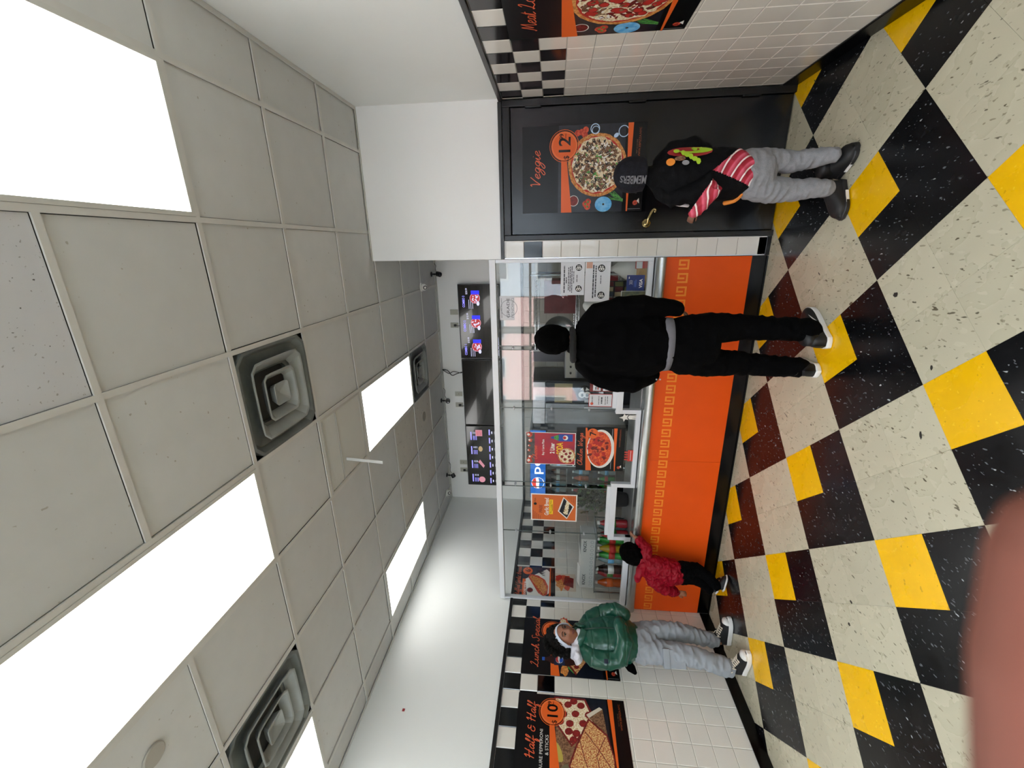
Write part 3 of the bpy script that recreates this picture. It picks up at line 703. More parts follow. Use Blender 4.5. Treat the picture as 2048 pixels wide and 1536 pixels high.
def dr(P):
    poster_base(P, w=.6425)
    P.script('Half & Half', .14, .57, .755, .075, orange2, .0058)
    P.text('SQAURE PEPPERONI', .03, .69, .036, white, 3, sx=1.02, bold=-.003); P.text('& STICKS', .175, .645, .036, white, 3, bold=-.003)
    P.poly([(.02, .58), (.02, .48), (.13, .42), (.34, .36), (.43, .51), (.40, .585)], mush, 3); P.disc(.21, .58, .04, mat('dip', '#b3a04a', .5), 4, 14, .08, .1, .5, rd); P.disc(.08, .5, .05, mat('jar', '#6b6148', .5), 4, 16, .05)
    P.poly([(.25, .46), (.46, .25), (.63, .33), (.63, .60), (.42, .60)], darkred, 5); P.poly([(.27, .46), (.46, .275), (.615, .34), (.615, .585), (.43, .585)], cheese, 6)
    P.poly([(-.0, .04+.1), (.0, .40), (.10, .46), (.3, .35), (.46, .34), (.34, .17)], darkred, 7) if False else None
    for a, b in ((.35, .42), (.43, .36), (.5, .31), (.42, .47), (.5, .42), (.57, .37), (.49, .52), (.57, .48), (.56, .56), (.36, .48), (.43, .55), (.6, .43), (.3, .445)): P.disc(a, b, .033, pepper, 7, 18, .027, .03, .3, rd)
    P.poly([(.0, .42), (.12, .49), (.26, .43), (.475, .315), (.36, .17), (.20, .13), (0, .14)], darkred, 8)
    P.poly([(.0, .41), (.12, .475), (.26, .415), (.455, .31), (.35, .18), (.20, .14), (0, .15)], cheese2, 9)
    for q in (((.0, .30), (.16, .36), (.30, .395)), ((.12, .16), (.26, .26), (.37, .35)), ((.0, .21), (.1, .25), (.2, .27), (.34, .19))): P.line(q, .006, darkred, 10)
    P.poly([(.475, .31), (.555, .19), (.57, .215), (.50, .33)], mat('box card', '#cfc6b4', .5), 10); P.poly([(.36, .17), (.555, .19), (.475, .31)], mush, 9)
    badge(P, '10', '99', u=.50)
wall_poster('pizza_poster', (XL+.001, 2.02, 1.045), (0, 1, 0), 'half and half poster priced 10.99 at the bottom left of the picture', dr, w=.6425)
def dr(P):
    P.rect(0, 0, .5, .49, ink, 1); P.rect(0, .06, .5, .39, navy, 2)
    P.script('Stuffed Garlic Bread', .03, .49, .41, .06, orange2, .0042)
    P.poly([(0, .33), (0, .375), (.3, .385), (.3, .35)], orange, 3); P.text('CHOOSE YOUR', .005, .335, .036, white, 5, bold=.02)
    P.poly([(.0, .18), (.05, .32), (.30, .35), (.47, .1), (.43, .065), (.1, .07)], white, 4)
    P.poly([(.05, .13), (.09, .19), (.2, .25), (.33, .32), (.38, .30), (.36, .2), (.30, .12), (.2, .08), (.08, .09)], tomato, 5); P.poly([(.07, .13), (.2, .225), (.33, .30), (.36, .28), (.3, .15), (.15, .09)], bread, 6)
    P.disc(.13, .29, .035, darkred, 6); P.ring(.13, .29, .038, .006, grey, 7); P.disc(.0+.03, .295, .012, white, 6)
    for q in range(9): P.line([(.36+.01*q, .12+.02*(q % 3)), (.37+.008*q, .15+.01*q)], .008, ink, 7)
    P.disc(.43, .33, .058, orange, 7); P.text('6', .41, .30, .09, ink, 8, bold=.02); P.text('99', .45, .33, .03, ink, 8)
    P.poly([(0, .05), (0, .075), (.5, .06), (.5, .05)], orange, 8); logo(P, .045, .03, .8); P.text('WWW.EBPIZZA.NYC', .28, .025, .018, MATS['footer orange'], 4)
wall_poster('bread_poster', (XL+.001, 3.70, 1.635), (0, 1, 0), 'stuffed garlic bread poster on the left wall behind the glass', dr, .5, .49)
def dr(P):
    P.rect(0, 0, .27, .235, mat('menu paper', '#c9b9a8', .6), 1); P.disc(.16, .13, .09, tomato, 2, 18, .1, .25, 0, rd); P.disc(.1, .18, .05, bread, 2, 16, .09, .3, .3, rd)
    P.poly([(.05, .03), (.2, .02), (.23, .12), (.1, .15)], darkred, 3); P.disc(.05, .1, .03, tomato, 3, 12, .04, .3, 0, rd); P.disc(.2, .2, .04, red, 3, 12, .05, .3, 0, rd)
wall_poster('cake_picture', (XL+.001, 3.845, 1.395), (0, 1, 0), 'torn picture of red and brown cake taped below the garlic bread poster', dr, .27, .235, white)

# ------------------------------------------------------------------ service counter
CX0, CX1 = -3.765, -.104
t = thing('service_counter', 'orange fronted service counter with rounded steel edge below the glass', 'counter', ((CX0+CX1)/2, 3.9, 0))
olam = mat('orange laminate', '#e25210', .36, spec=.3, noise_amt=.05, nscale=3, bump=.03, bscale=120); okey = mat('amber key pattern', '#f08a24', .35)
SEAM = -1.955
part(t, 'front_panel', MB().box(SEAM+.001, CX1, YF-.004, YF+.014, .122, .785), olam, bevel=.001)
part(t, 'front_panel', MB().box(CX0, SEAM-.001, YF-.004, YF+.014, .122, .785), olam, bevel=.001)
K = MB(); key0 = Print((0, 0, 0), (1, 0, 0), (0, 0, 1)); key0.greek(0, 0, .08, .083, .0145, okey); km = key0.mb.mesh('key_motif')
for k in range(34):
    x = -.203-.1075*k
    if x < CX0+.01: break
    link('key_motif', km, t, world=False, loc=(x-t.location.x, YF-.0042-t.location.y, .601))
part(t, 'toe_kick', MB().box(CX0, CX1, YF-.002, YF+.02, 0, .122), black_gloss)
struct('baseboard_counter', MB().box(CX0, CX1-.001, YF-.01, YF-.0045, 0, .012), black_gloss)
steel = mat('brushed steel edge', '#b9bcbb', .27, metal=.9, noise_amt=.08, nscale=12)
prof = []
mb = MB(); n = 14; ring = []
for k in range(n+1):
    a = -PI/2+PI*k/n; ring.append((YF-.012-.045*math.cos(a), .825+.042*math.sin(a)))
ring += [(YF+.10, .867), (YF+.10, .783)]
vs = [(CX0, y, z) for y, z in ring]+[(CX1, y, z) for y, z in ring]; q = len(ring)
mb.add(vs, [(i, (i+1) % q, q+(i+1) % q, q+i) for i in range(q)]+[tuple(range(q))[::-1], tuple(range(q, 2*q))])
part(t, 'bullnose_edge', mb, steel, smooth=False)
deck = mat('steel counter top', '#8d8f8e', .35, metal=.6, noise_amt=.1, nscale=8)
part(t, 'counter_top', MB().box(CX0, CX1, YF+.1, YF+.62, .82, .872), deck)
part(t, 'back_panel', MB().box(CX0, CX1, YF+.55, YF+.57, 0, .82), mat('dark laminate', '#2a2826', .6))
# ------------------------------------------------------------------ glass partition
PY = 3.715
g = thing('glass_partition', 'aluminium framed glass partition above the counter with two pass-through openings', 'glass partition', (-1.9, PY, .872))
glass = thin_glass('partition glass', (.95, .965, .965), .042)
def bar(name, x0, x1, z0, z1, d=.045, m=alu_w, y=PY): return part(g, name, MB().box(x0, x1, y-d/2, y+d/2, z0, z1), m, bevel=.002)
XA, XB = -3.765, -.104
bar('header', XA, XB, 2.198, 2.252, .06)
bar('end_post', XB-.03, XB, .873, 2.198); bar('end_post', XA, XA+.02, .873, 2.198)
bar('sill', -.86, XB-.03, .873, .915); bar('sill', -2.285, -1.50, .873, .915); bar('sill', XA+.02, -2.87, .873, .93)
for a, b in ((-1.46, -.86), (-2.87, -2.285)):
    bar('opening_frame', a-.04, b+.04, 1.045, 1.105, .05); bar('glass_channel', a+.01, b, 1.105, 1.14, .03)
    bar('opening_post', a-.04, a, .873, 1.045, .05); bar('opening_post', b, b+.04, .873, 1.045, .05)
panes = [(-.86, XB-.03, .915), (-1.465, -.90, 1.14), (-2.27, -1.47, .915), (-2.862, -2.325, 1.14), (XA+.02, -2.868, .93)]
for k, (a, b, z) in enumerate(panes):
    part(g, 'glass_pane', MB().box(a, b, PY-.004, PY+.004, z-.004, 2.20), glass)
seam = mat('glass edge', '#5d6866', .25)
for x, z in ((-.862, .915), (-.899, 1.14), (-1.467, .915), (-2.272, .915), (-2.323, 1.14), (-2.864, 1.14)):
    part(g, 'glass_edge', MB().box(x-.0022, x+.0022, PY-.005, PY+.005, z, 2.198), seam)
for x in (-.88, -1.467, -2.297, -2.864):
    for z in ((2.06, 1.70, 1.35) if x != -.88 else (2.06,)):
        part(g, 'clip', MB().tube([(x, PY-.012, z), (x, PY+.012, z)], .011, 12).tube([(x-.018, PY-.007, z), (x+.018, PY-.007, z)], .004, 8), alu, smooth=False)

GY_ = PY-.006
def sheet_on_glass(name, label, X0, Z0, X1, Z1, draw, cat='sign', m=paper, y=GY_, border=0, group=None):
    t = thing(name, label, cat, (min(X0, X1), y, min(Z0, Z1)), group)
    w, h = abs(X1-X0), abs(Z1-Z0); o = V((min(X0, X1), y, min(Z0, Z1)))
    part(t, 'sheet', MB().box(o.x, o.x+w, y-.0006, y+.0006, o.z, o.z+h), m)
    P = Print(o+V((0, -.0009, 0)), (1, 0, 0), (0, 0, 1)); draw(P, w, h); part(t, 'print', P.mb); return t
lnm = mat('printed lines', '#43454c', .7)
def bb(P, u, v, r, layer=2):
    P.disc(u, v, r, ink, layer, 24); P.disc(u-r*.22, v+r*.32, r*.44, white, layer+1, 14, r*.42); P.disc(u-r*.22, v-r*.32, r*.44, white, layer+1, 14, r*.42)
    P.disc(u-r*.28, v+r*.3, r*.17, ink, layer+2, 10, r*.22); P.disc(u-r*.28, v-r*.3, r*.17, ink, layer+2, 10, r*.22)
    P.poly([(u+r*.3, v+r*.08), (u+r*.75, v+r*.2), (u+r*.4, v+r*.6)], white, layer+1); P.poly([(u+r*.3, v-r*.08), (u+r*.4, v-r*.6), (u+r*.75, v-r*.2)], white, layer+1)
def lines(P, spec, m=lnm):
    r_ = random.Random(5)
    for (u0, u1, v, h) in spec:
        u = u0
        while u < u1:
            w = r_.uniform(.012, .034); w = min(w, u1-u); P.rect(u, v, u+w, v+h, m, 2); u += w+.004
def d(P, w, h):
    lines(P, [(.02, w-.03, h-.035, .010), (.10, .15, h-.052, .008), (.04, w-.04, h-.07, .007), (.03, w-.035, h-.084, .007), (.02, w-.03, h-.098, .007), (.1, .2, h-.113, .006), (.11, .17, h-.14, .006)])
    bb(P, .055, .048, .027); bb(P, w-.045, .05, .027)
sheet_on_glass('notice_sheet', 'upper white notice sheet with round B logos at the right end of the glass', -.408, 1.437, -.134, 1.638, d)
def d(P, w, h):
    lines(P, [(.03, w-.02, h-.075, .011), (.04, w-.03, h-.095, .010), (.15, .22, h-.135, .006)])
    bb(P, .055, .07, .03); bb(P, w-.05, .075, .03); P.rect(w-.05, h-.06, w, h-.01, mat('faded print', '#c99a86', .6), 2)
sheet_on_glass('notice_sheet', 'lower white notice sheet with round B logos above the blue card sticker', -.465, 1.222, -.136, 1.432, d)
def d(P, w, h):
    P.ring(w/2, .05, .075, .004, grey, 2); P.fit('GRADE', .02, w-.02, .045, .035, lnm, 3); P.fit('PENDING', .02, w-.02, .006, .032, grey, 3)
    lines(P, [(.02, w-.02, h-.02, .006)], grey)
sheet_on_glass('grade_card', 'white health grade pending card high on the glass, behind the man in the beanie', -.625, 2.04, -.413, 2.172, d)
def d(P, w, h):
    P.rect(0, 0, w, h, navy, 1)
    P.fit('VISA', .015, w-.02, .02, .042, white, 2, bold=.02); P.ring(w*.6-.02, .12, .012, .003, grey, 2); P.rect(w*.3, .1, w*.5, .14, blue, 2)
cb = mat('card sticker blue', '#1b2c6b', .35)
def d(P, w, h):
    P.fit('VISA', .022, w-.03, .018, .036, white, 2, bold=.025)
    for k in range(3): P.line([(w*.42+k*.012, .098), (w*.42+.006+k*.012, .112), (w*.42+k*.012, .126)], .003, white, 2)
    P.rect(.03, .068, .09, .074, mat('sticker light', '#4565b8', .4), 2); P.rect(.03, .08, .08, .085, MATS['sticker light'], 2); P.rect(w-.03, .125, w-.012, .132, white, 2)
sheet_on_glass('card_sticker', 'dark blue card payment sticker low on the glass, right end', -.374, .935, -.246, 1.082, d, 'sticker', cb)
# soda offer, chicken wings, garlic bread posters on the glass
sred = mat('soda poster red', '#b3202c', .35, color2='#8f1a3a', nscale=4)
def d(P, w, h):
    P.rect(.006, .006, w-.006, h-.006, sred, 1); P.rect(.006, h-.09, w-.006, h-.006, mat('soda slate', '#4c4846', .4, noise_amt=.4, nscale=30), 2)
    for a, b, r in ((.04, .45, .03), (.08, .44, .02), (.15, .455, .014), (.2, .45, .012), (.26, .44, .02), (.32, .45, .028)): P.disc(a, b, r, tomato, 3, 14, None, .2, 0, rd); P.disc(a, b+.008, r*.5, white, 4, 10, None, .2, 0, rd)
    P.script('Choose', .05, .2, .375, .045, orange2, .004)
    P.fit('Buy 1 Large Pizza', .10, .27, .305, .03, white, 3, bold=.02); P.fit('2 Liter', .12, .235, .205, .06, white, 3, bold=.03); P.fit('SODA', .115, .24, .125, .085, yellow, 3, bold=.03)
    pizza(P, .10, .085, .085, rd, 'none', 3)
    for a, b in ((.06, .1), (.09, .13), (.12, .09), (.15, .11), (.09, .06), (.13, .05), (.05, .05)): P.disc(a, b, .015, pepper, 8, 12)
    P.poly([(.255, .03), (.33, .03), (.33, .16), (.31, .2), (.30, .24), (.285, .24), (.275, .2), (.255, .16)], mat('cup blue', '#1f479e', .4), 4)
    P.disc(.293, .1, .025, white, 5); P.disc(.293, .108, .016, red, 6); P.poly([(.262, .165), (.324, .165), (.305, .21), (.28, .21)], green, 5)
sheet_on_glass('soda_poster', 'red large pizza and two liter soda poster above the chicken wings poster', -2.06, 1.465, -1.715, 1.952, d, 'poster', white)
def d(P, w, h):
    P.rect(0, 0, w, h, ink, 1); P.script('Chicken Wings', .05, .40, .397, .048, orange2, .0042)
    P.poly([(0, .308), (0, .362), (w, .375), (w, .36), (.30, .335)], orange, 3)
    P.disc(.235, .225, .132, white, 4, 40, .205); P.disc(.235, .235, .112, wing, 5, 40, .185)
    for _ in range(60):
        a, q = rd.uniform(0, 2*PI), math.sqrt(rd.random()); x, y = .235+.16*q*math.cos(a), .245+.09*q*math.sin(a)
        P.disc(x, y, rd.uniform(.012, .022), rd.choice([wing, tomato, red, darkred]), 6+rd.randint(0, 2), 11, rd.uniform(.016, .032), .2, rd.uniform(0, PI), rd)
    P.disc(.398, .305, .053, orange, 9); P.text('7', .373, .275, .085, ink, 10, bold=.02); P.text('99', .405, .30, .034, ink, 10, bold=.01)
    P.rect(.02, .118, .45, .123, grey, 3); P.poly([(0, .078), (0, .086), (w, .108), (w, .076)], orange, 4); logo(P, .04, .045, .9)
    P.text('WWW.EBPIZZA.NYC', .26, .04, .02, MATS['footer orange'], 3)
sheet_on_glass('wings_poster', 'black chicken wings poster priced 7.99 on the glass above the counter', -2.112, 1.0, -1.655, 1.458, d, 'poster', ink)
def d(P, w, h):
    P.rect(.012, .012, w-.012, h-.012, mat('bread poster orange', '#cf6526', .45), 1)
    for k in range(7):
        for j in range(5):
            if k+j < 7:
                P.rect(.014+k*.016, h-.028-j*.018, .022+k*.016, h-.02-j*.018, darkred, 2); P.rect(w-.022-k*.014, .016+j*.018, w-.016-k*.014, .024+j*.018, darkred, 2)
    P.text('FREE', .095, .355, .045, darkred, 3, bold=.01); P.fit('Garlic Bread', .065, .27, .29, .06, white, 3, bold=.02); P.rect(.08, .245, .255, .283, yellow, 3)
    P.fit('Buy 1 Large Pizza', .09, .245, .262, .015, ink, 4, bold=.01); P.rect(.12, .25, .2, .254, ink, 4); P.disc(.2, h-.045, .016, ink, 3); P.text('Pizza', .225, h-.05, .022, ink, 3)
    P.poly([(.03, .1), (.12, .195), (.2, .17), (.29, .14), (.18, .03)], white, 3); P.poly([(.045, .1), (.12, .18), (.2, .155), (.275, .135), (.178, .045)], navy, 4)
    for k in range(6): P.disc(.10+k*.024, .115-.004*k, .014, cheese, 5, 12, .028, .12, 1.1-.15*k, rd)
sheet_on_glass('bread_offer_poster', 'orange free garlic bread poster with white border on the left glass', -2.72, 1.43, -2.40, 1.902, d, 'poster', white)
# small things stuck low on the glass
def d(P, w, h):
    P.rect(.005, .005, w-.005, h-.005, mat('menu card', '#cfd0d4', .5), 1); P.disc(.03, h-.03, .014, tomato, 2); lines(P, [(.04, w-.02, h-.035, .006), (.02, w-.02, .12, .005), (.03, w-.03, .09, .012), (.02, w-.02, .06, .005), (.03, w-.02, .04, .005)])
sheet_on_glass('menu_card', 'red bordered menu card standing on the opening frame left of the man', -1.438, 1.143, -1.312, 1.358, d, 'menu', red)
def d(P, w, h):
    for k in range(2): P.rect(.01, .02+k*.09, w-.01, .09+k*.09, paper, 2); P.rect(.02, .04+k*.09, w-.03, .05+k*.09, tomato, 3); P.rect(.02, .06+k*.09, w-.05, .068+k*.09, ink, 3)
sheet_on_glass('menu_card', 'dark red menu card with white labels just beside the man in black', -1.29, 1.143, -1.19, 1.352, d, 'menu', darkred)
t = thing('paper_star', 'white cut paper star and hand decoration in the lower pane beside the opening', 'decoration', (-1.54, GY_, .93))
P = Print((-1.59, GY_-.001, .915), (1, 0, 0), (0, 0, 1))
P.poly([(.045, .155), (.035, .12), (.005, .11), (.03, .095), (.025, .07), (.05, .082), (.075, .07), (.068, .095), (.09, .108), (.06, .118)], white, 1)
P.poly([(.03, .06), (.03, .0), (.038, .0), (.042, .04), (.046, 0), (.054, 0), (.056, .04), (.062, 0), (.07, 0), (.07, .06), (.05, .075)], white, 1)
part(t, 'cut_out', P.mb)
t = thing('offer_sticker', 'small red sticker low on the glass under the wings poster', 'sticker', (-1.99, GY_, .9))
P = Print((-2.0, GY_-.001, .915), (1, 0, 0), (0, 0, 1)); P.rect(0, 0, .12, .05, mat('sticker red', '#c23a30', .4), 1)
for k in range(4): P.rect(.012+k*.026, .052, .026+k*.026, .08, MATS['sticker red'], 1)
P.rect(.01, .02, .11, .024, white, 2); part(t, 'print', P.mb)
# things right behind the glass, right end
bag = mat('white plastic bag', '#d2d2ce', .45, noise_amt=.08, nscale=8)
def crumple(mb, amp, s, seed=0):
    mb.v = [tuple(V(v)+amp*noise.noise_vector(V(v)*s+V((seed, 0, 0)))) for v in mb.v]; return mb
t = thing('plastic_bag', 'white plastic carrier bag standing behind the lower notice sheet', 'bag', (-.22, 3.86, .872))
mb = MB().lathe([(.03, .0), (.095, .01), (.10, .08), (.095, .17), (.06, .23), (.025, .27), (.02, .30), (.03, .33)], (-.205, 4.0, .885), 24); crumple(mb, .012, 14)
part(t, 'bag', mb, bag, smooth=True)
part(t, 'handle', MB().tube(smooth_curve([(-.205, 4.0, 1.20), (-.19, 3.98, 1.26), (-.15, 3.98, 1.28), (-.14, 3.98, 1.25)], 4), .006, 6), bag, smooth=True)
t = thing('red_box', 'small red box in the corner behind the glass beside the plastic bag', 'box', (-.17, 3.80, .873))
part(t, 'carton', MB().box(-.20, -.125, 3.77, 3.82, .873, 1.0), red, bevel=.003); part(t, 'label', MB().box(-.196, -.14, 3.768, 3.7705, .95, 1.0), paper)
t = thing('tip_box', 'tan wooden box standing behind the glass above the blue sticker', 'box', (-.24, 3.83, .873))
part(t, 'carton', MB().box(-.275, -.195, 3.76, 3.83, .90, .985), mat('tan wood', '#b48d5c', .6, noise_amt=.15, nscale=20), bevel=.003)
part(t, 'lock', MB().ball((-.235, 3.757, .893), .008, brass, 10, 8), brass, smooth=True); part(t, 'foot', MB().box(-.27, -.2, 3.765, 3.825, .873, .90), blk2)
t = thing('picture_frame', 'grey framed picture leaning behind the glass left of the blue sticker', 'picture frame', (-.43, 3.80, .873))
part(t, 'frame', MB().box(-.48, -.385, 3.79, 3.80, .873, 1.11), plastic_w); part(t, 'picture', MB().box(-.475, -.39, 3.786, 3.79, .90, 1.105), mat('faded green print', '#5d6658', .5, color2='#7d7a5a', nscale=40))
t = thing('snack_rack', 'dark rack of small snack packets behind the glass above the sticker', 'rack', (-.36, 3.95, .873))
part(t, 'rack', MB().box(-.455, -.315, 3.99, 4.02, .873, 1.24), mat('rack dark', '#2c2a2c', .5))
pk = [mat('packet olive', '#5d6136', .4), mat('packet maroon', '#5a2326', .4), mat('packet sand', '#9a9070', .4), mat('packet slate', '#39424d', .4)]
for k in range(12):
    x, z = -.45+.045*(k % 3), .90+.085*(k//3); mb = MB().box(x, x+.038, 3.965, 3.985, z, z+.07); crumple(mb, .004, 60, k); part(t, 'packet', mb, pk[(k*7) % 4])
# worker's shelf: microwave, wire shelf, red panels, cups
t = thing('wire_shelf', 'chrome wire shelving unit behind the glass, right of the man in black', 'shelf', (-.75, 4.9, 0))
chrome = mat('chrome wire', '#b8bcc0', .2, metal=1)
for x in (-1.15, -.30):
    for y in (4.7, 5.1): part(t, 'post', MB().tube([(x, y, 0), (x, y, 1.95)], .012, 8), chrome)
for z in (.5, 1.0, 1.45, 1.9):
    mb = MB()
    for y in (4.7, 5.1):
        for dz in (0, -.035): mb.tube([(-1.15, y, z+dz), (-.30, y, z+dz)], .004, 6, round_=False)
    for k in range(30): x = -1.15+.85*k/29; mb.tube([(x, 4.7, z+.004), (x, 5.1, z+.004)], .002, 4, round_=False)
    for k in range(17): x = -1.15+.85*k/17; mb.tube([(x, 4.7, z-.035), (x+.025, 4.7, z)], .002, 4, round_=False); mb.tube([(x+.025, 4.7, z), (x+.05, 4.7, z-.035)], .002, 4, round_=False)
    part(t, 'shelf', mb, chrome)
tag(part(None, 'pizza_box_stack', crumple(MB().box(-.72, -.36, 4.72, 5.06, 1.455, 1.80), .002, 9), mat('maroon box', '#5a1c1e', .5, noise_amt=.2, nscale=12)), 'dark maroon carton on the wire shelf behind the glass', 'box')
t = thing('mixing_bowl', 'large grey metal bowl on its side on the wire shelf', 'bowl', (-.95, 4.88, 1.455))
part(t, 'bowl', MB().lathe([(.02, 0), (.10, .012), (.165, .06), (.18, .13), (.185, .13), (.17, .055), (.1, 0), (.02, -.01)], (-.93, 4.83, 1.63), 28, ax=(0, -1, 0)), mat('bowl steel', '#6c6e6c', .35, metal=.7), smooth=True)
for k, (x, z, w, h, c, lb) in enumerate(((-1.08, 1.005, .2, .16, '#c9c9c6', 'pale paper packet on the lower wire shelf'), (-.8, 1.005, .22, .2, '#3b4652', 'dark blue carton in the middle of the wire shelf'), (-.52, 1.005, .2, .26, '#7a2326', 'red carton at the right of the lower wire shelf'))):
    tag(part(None, 'carton', MB().box(x, x+w, 4.75, 5.0, z, z+h), mat('carton %d' % k, c, .5), bevel=.004), lb, 'box')
t = thing('crumpled_cloth', 'crumpled white cloth bag behind the glass above the man\'s shoulder', 'cloth', (-.52, 4.05, 1.0))
mb = MB().ball((-.54, 4.0, 1.325), (.09, .05, .09), None, 20, 14); crumple(mb, .03, 16, 3); part(t, 'cloth', mb, bag, smooth=True)
t = thing('tall_red_box', 'bright red box behind the glass beside the man\'s right shoulder', 'box', (-.52, 3.95, .873))
part(t, 'carton', MB().box(-.62, -.475, 3.93, 4.05, .873, 1.22), mat('bright red card', '#b9241c', .5), bevel=.003)
# stainless refrigerator and oven
ss = mat('stainless steel', '#8b9096', .3, metal=.85, noise_amt=.08, nscale=3); ssd = mat('dark stainless', '#4c5157', .3, metal=.8, noise_amt=.1, nscale=3)
t = thing('refrigerator', 'tall dark stainless two-door refrigerator behind the glass at centre', 'refrigerator', (-1.88, 5.2, 0))
part(t, 'body', MB().box(-2.165, -1.60, 4.98, 5.6, .08, 1.95), ssd, bevel=.006)
for x0, x1 in ((-2.16, -1.89), (-1.875, -1.605)):
    dd = part(t, 'door', MB().box(x0, x1, 4.945, 4.98, .12, 1.78), ss if x0 < -2 else ssd, bevel=.006)
    part(dd, 'handle', MB().box(x1-.05 if x0 < -2 else x0+.02, x1-.02 if x0 < -2 else x0+.05, 4.91, 4.945, .9, 1.3), alu, bevel=.004, world=False)
part(t, 'control_panel', MB().box(-2.16, -1.605, 4.94, 4.98, 1.79, 1.94), alu); 
for k in range(4): part(t, 'foot', MB().lathe([(.03, 0), (.02, .03), (.02, .08)], (-2.12+.47*(k % 2), 5.05+.45*(k//2), 0), 10), blk2)
P = Print((-1.74, 4.943, 1.25), (1, 0, 0), (0, 0, 1)); P.rect(-.13, .2, .12, .42, mat('beige notice', '#a39a78', .6), 1); bb(P, 0, .05, .1); part(t, 'notice_and_reflection', P.mb)  # beige notice; the round logo is a reflection drawn as print
t = thing('pizza_oven', 'stainless pizza oven with dark doors behind the man in black', 'oven', (-1.05, 5.3, 0))
part(t, 'body', MB().box(-1.55, -1.17, 4.95, 5.6, .0, 1.55), ss, bevel=.006)
for z in (.95, 1.2): part(t, 'oven_door', MB().box(-1.54, -1.18, 4.93, 4.955, z, z+.2), ssd, bevel=.004)
part(t, 'control_panel', MB().box(-1.54, -1.18, 4.935, 4.96, 1.42, 1.54), mat('oven panel', '#9c9c94', .4))
for k in range(4): part(t, 'knob', MB().lathe([(.014, 0), (.012, .018)], (-1.48+.08*k, 4.935, 1.48), 12, ax=(0, -1, 0)), blk2)
part(t, 'flue', MB().box(-1.45, -1.28, 5.35, 5.55, 1.55, 1.98), ssd)
# pepsi cooler
t = thing('drinks_cooler', 'glass door drinks cooler with blue lit pepsi header at the back left', 'cooler', (-3.0, 5.3, 0)); cooler = t
part(t, 'cabinet', MB().box(-3.52, -3.49, 4.92, 5.6, 0, 1.98).box(-2.53, -2.5, 4.92, 5.6, 0, 1.98).box(-3.49, -2.53, 5.56, 5.6, 0, 1.98).box(-3.49, -2.53, 4.92, 5.56, 0, .12).box(-3.49, -2.53, 4.92, 5.56, 1.76, 1.98), mat('cooler black', '#16181a', .4))
pb = mat('pepsi blue', '#1668c4', .4, emit='#1668c4', estr=.45)
part(t, 'header', MB().box(-3.5, -2.52, 4.905, 4.92, 1.775, 1.975), pb)
P = Print((-3.5, 4.9035, 1.775), (1, 0, 0), (0, 0, 1)); wl_ = mat('lit white', '#ffffff', .5, emit='#ffffff', estr=.6); rl_ = mat('lit red', '#e0453c', .5, emit='#e0453c', estr=.4)
dx = .05; P.disc(.17+dx, .1, .085, wl_, 1, 32); P.poly([(a_+dx, b_) for a_, b_ in [(.088, .115), (.11, .16), (.17, .183), (.23, .16), (.248, .13), (.19, .12), (.15, .125)]], rl_, 2); P.poly([(a_+dx, b_) for a_, b_ in [(.088, .08), (.13, .085), (.18, .08), (.25, .095), (.235, .05), (.17, .018), (.11, .04)]], pb, 2)
P.fit('pepsi', .345, .83, .065, .17, wl_, 1, bold=.01); part(t, 'header_print', P.mb)
for x0 in (-3.48, -2.99):
    dd = part(t, 'door', MB().box(x0, x0+.03, 4.9, 4.925, .13, 1.75).box(x0+.43, x0+.46, 4.9, 4.925, .13, 1.75).box(x0+.03, x0+.43, 4.9, 4.925, .13, .18).box(x0+.03, x0+.43, 4.9, 4.925, 1.70, 1.75), mat('cooler frame', '#202326', .35))
    part(dd, 'door_glass', MB().box(x0+.03, x0+.43, 4.909, 4.915, .18, 1.70), thin_glass('cooler glass', (.9, .95, .95), .04) if 'cooler glass' not in MATS else MATS['cooler glass'], world=False)
    part(dd, 'handle', MB().box(x0+.44, x0+.452, 4.87, 4.9, .8, 1.25), alu, world=False)
part(t, 'light_strip', MB().box(-3.01, -2.985, 4.95, 4.965, .2, 1.7), mat('cooler strip', '#ffffff', .5, emit='#e8fbff', estr=3))
for k, z in enumerate((.14, .5, .86, 1.2, 1.5)): part(t, 'shelf', MB().box(-3.48, -2.54, 4.96, 5.5, z-.012, z-.002), chrome)
cc = [mat('bottle green', '#2f9a35', .15, trans=.3), mat('bottle cola', '#2c0f0a', .12), mat('bottle orange', '#c6551b', .15, trans=.3), mat('bottle clear', '#a9c6cc', .1, trans=.6), mat('bottle red', '#b32d35', .15, trans=.3), mat('bottle yellow', '#b79a12', .15, trans=.4)]
bp = [(.0, .0), (.028, .0), (.032, .008), (.032, .05), (.029, .07), (.032, .1), (.032, .14), (.02, .175), (.012, .195), (.012, .205)]
def bottle_mesh(m, s=1.0):
    mb = MB().lathe([(r*s, z*s) for r, z in bp], (0, 0, 0), 12, m).lathe([(.0142*s, .2*s), (.0142*s, .218*s), (.0, .218*s)], (0, 0, 0), 10, plastic_w)
    mb.lathe([(.0326*s, .085*s), (.0326*s, .13*s)], (0, 0, 0), 12, [red, white, orange, blue, green][cc.index(m) % 5]); return mb.mesh('bottle', None, True)
bm = [bottle_mesh(m) for m in cc]
seq = {1.5: [3, 3, 1, 1, 3, 0, 0, 0, 3, 3], 1.2: [4, 3, 2, 3, 1, 0, 0, 3, 3, 1], .86: [0, 0, 0, 3, 0, 0, 1, 1, 4, 4], .5: [1, 1, 4, 2, 2, 0, 0, 5, 5, 1]}
ORD = ['leftmost', 'second', 'third', 'fourth', 'fifth', 'sixth', 'seventh', 'eighth', 'ninth', 'rightmost']
names = {0: 'green', 1: 'cola brown', 2: 'orange', 3: 'clear', 4: 'red', 5: 'yellow'}
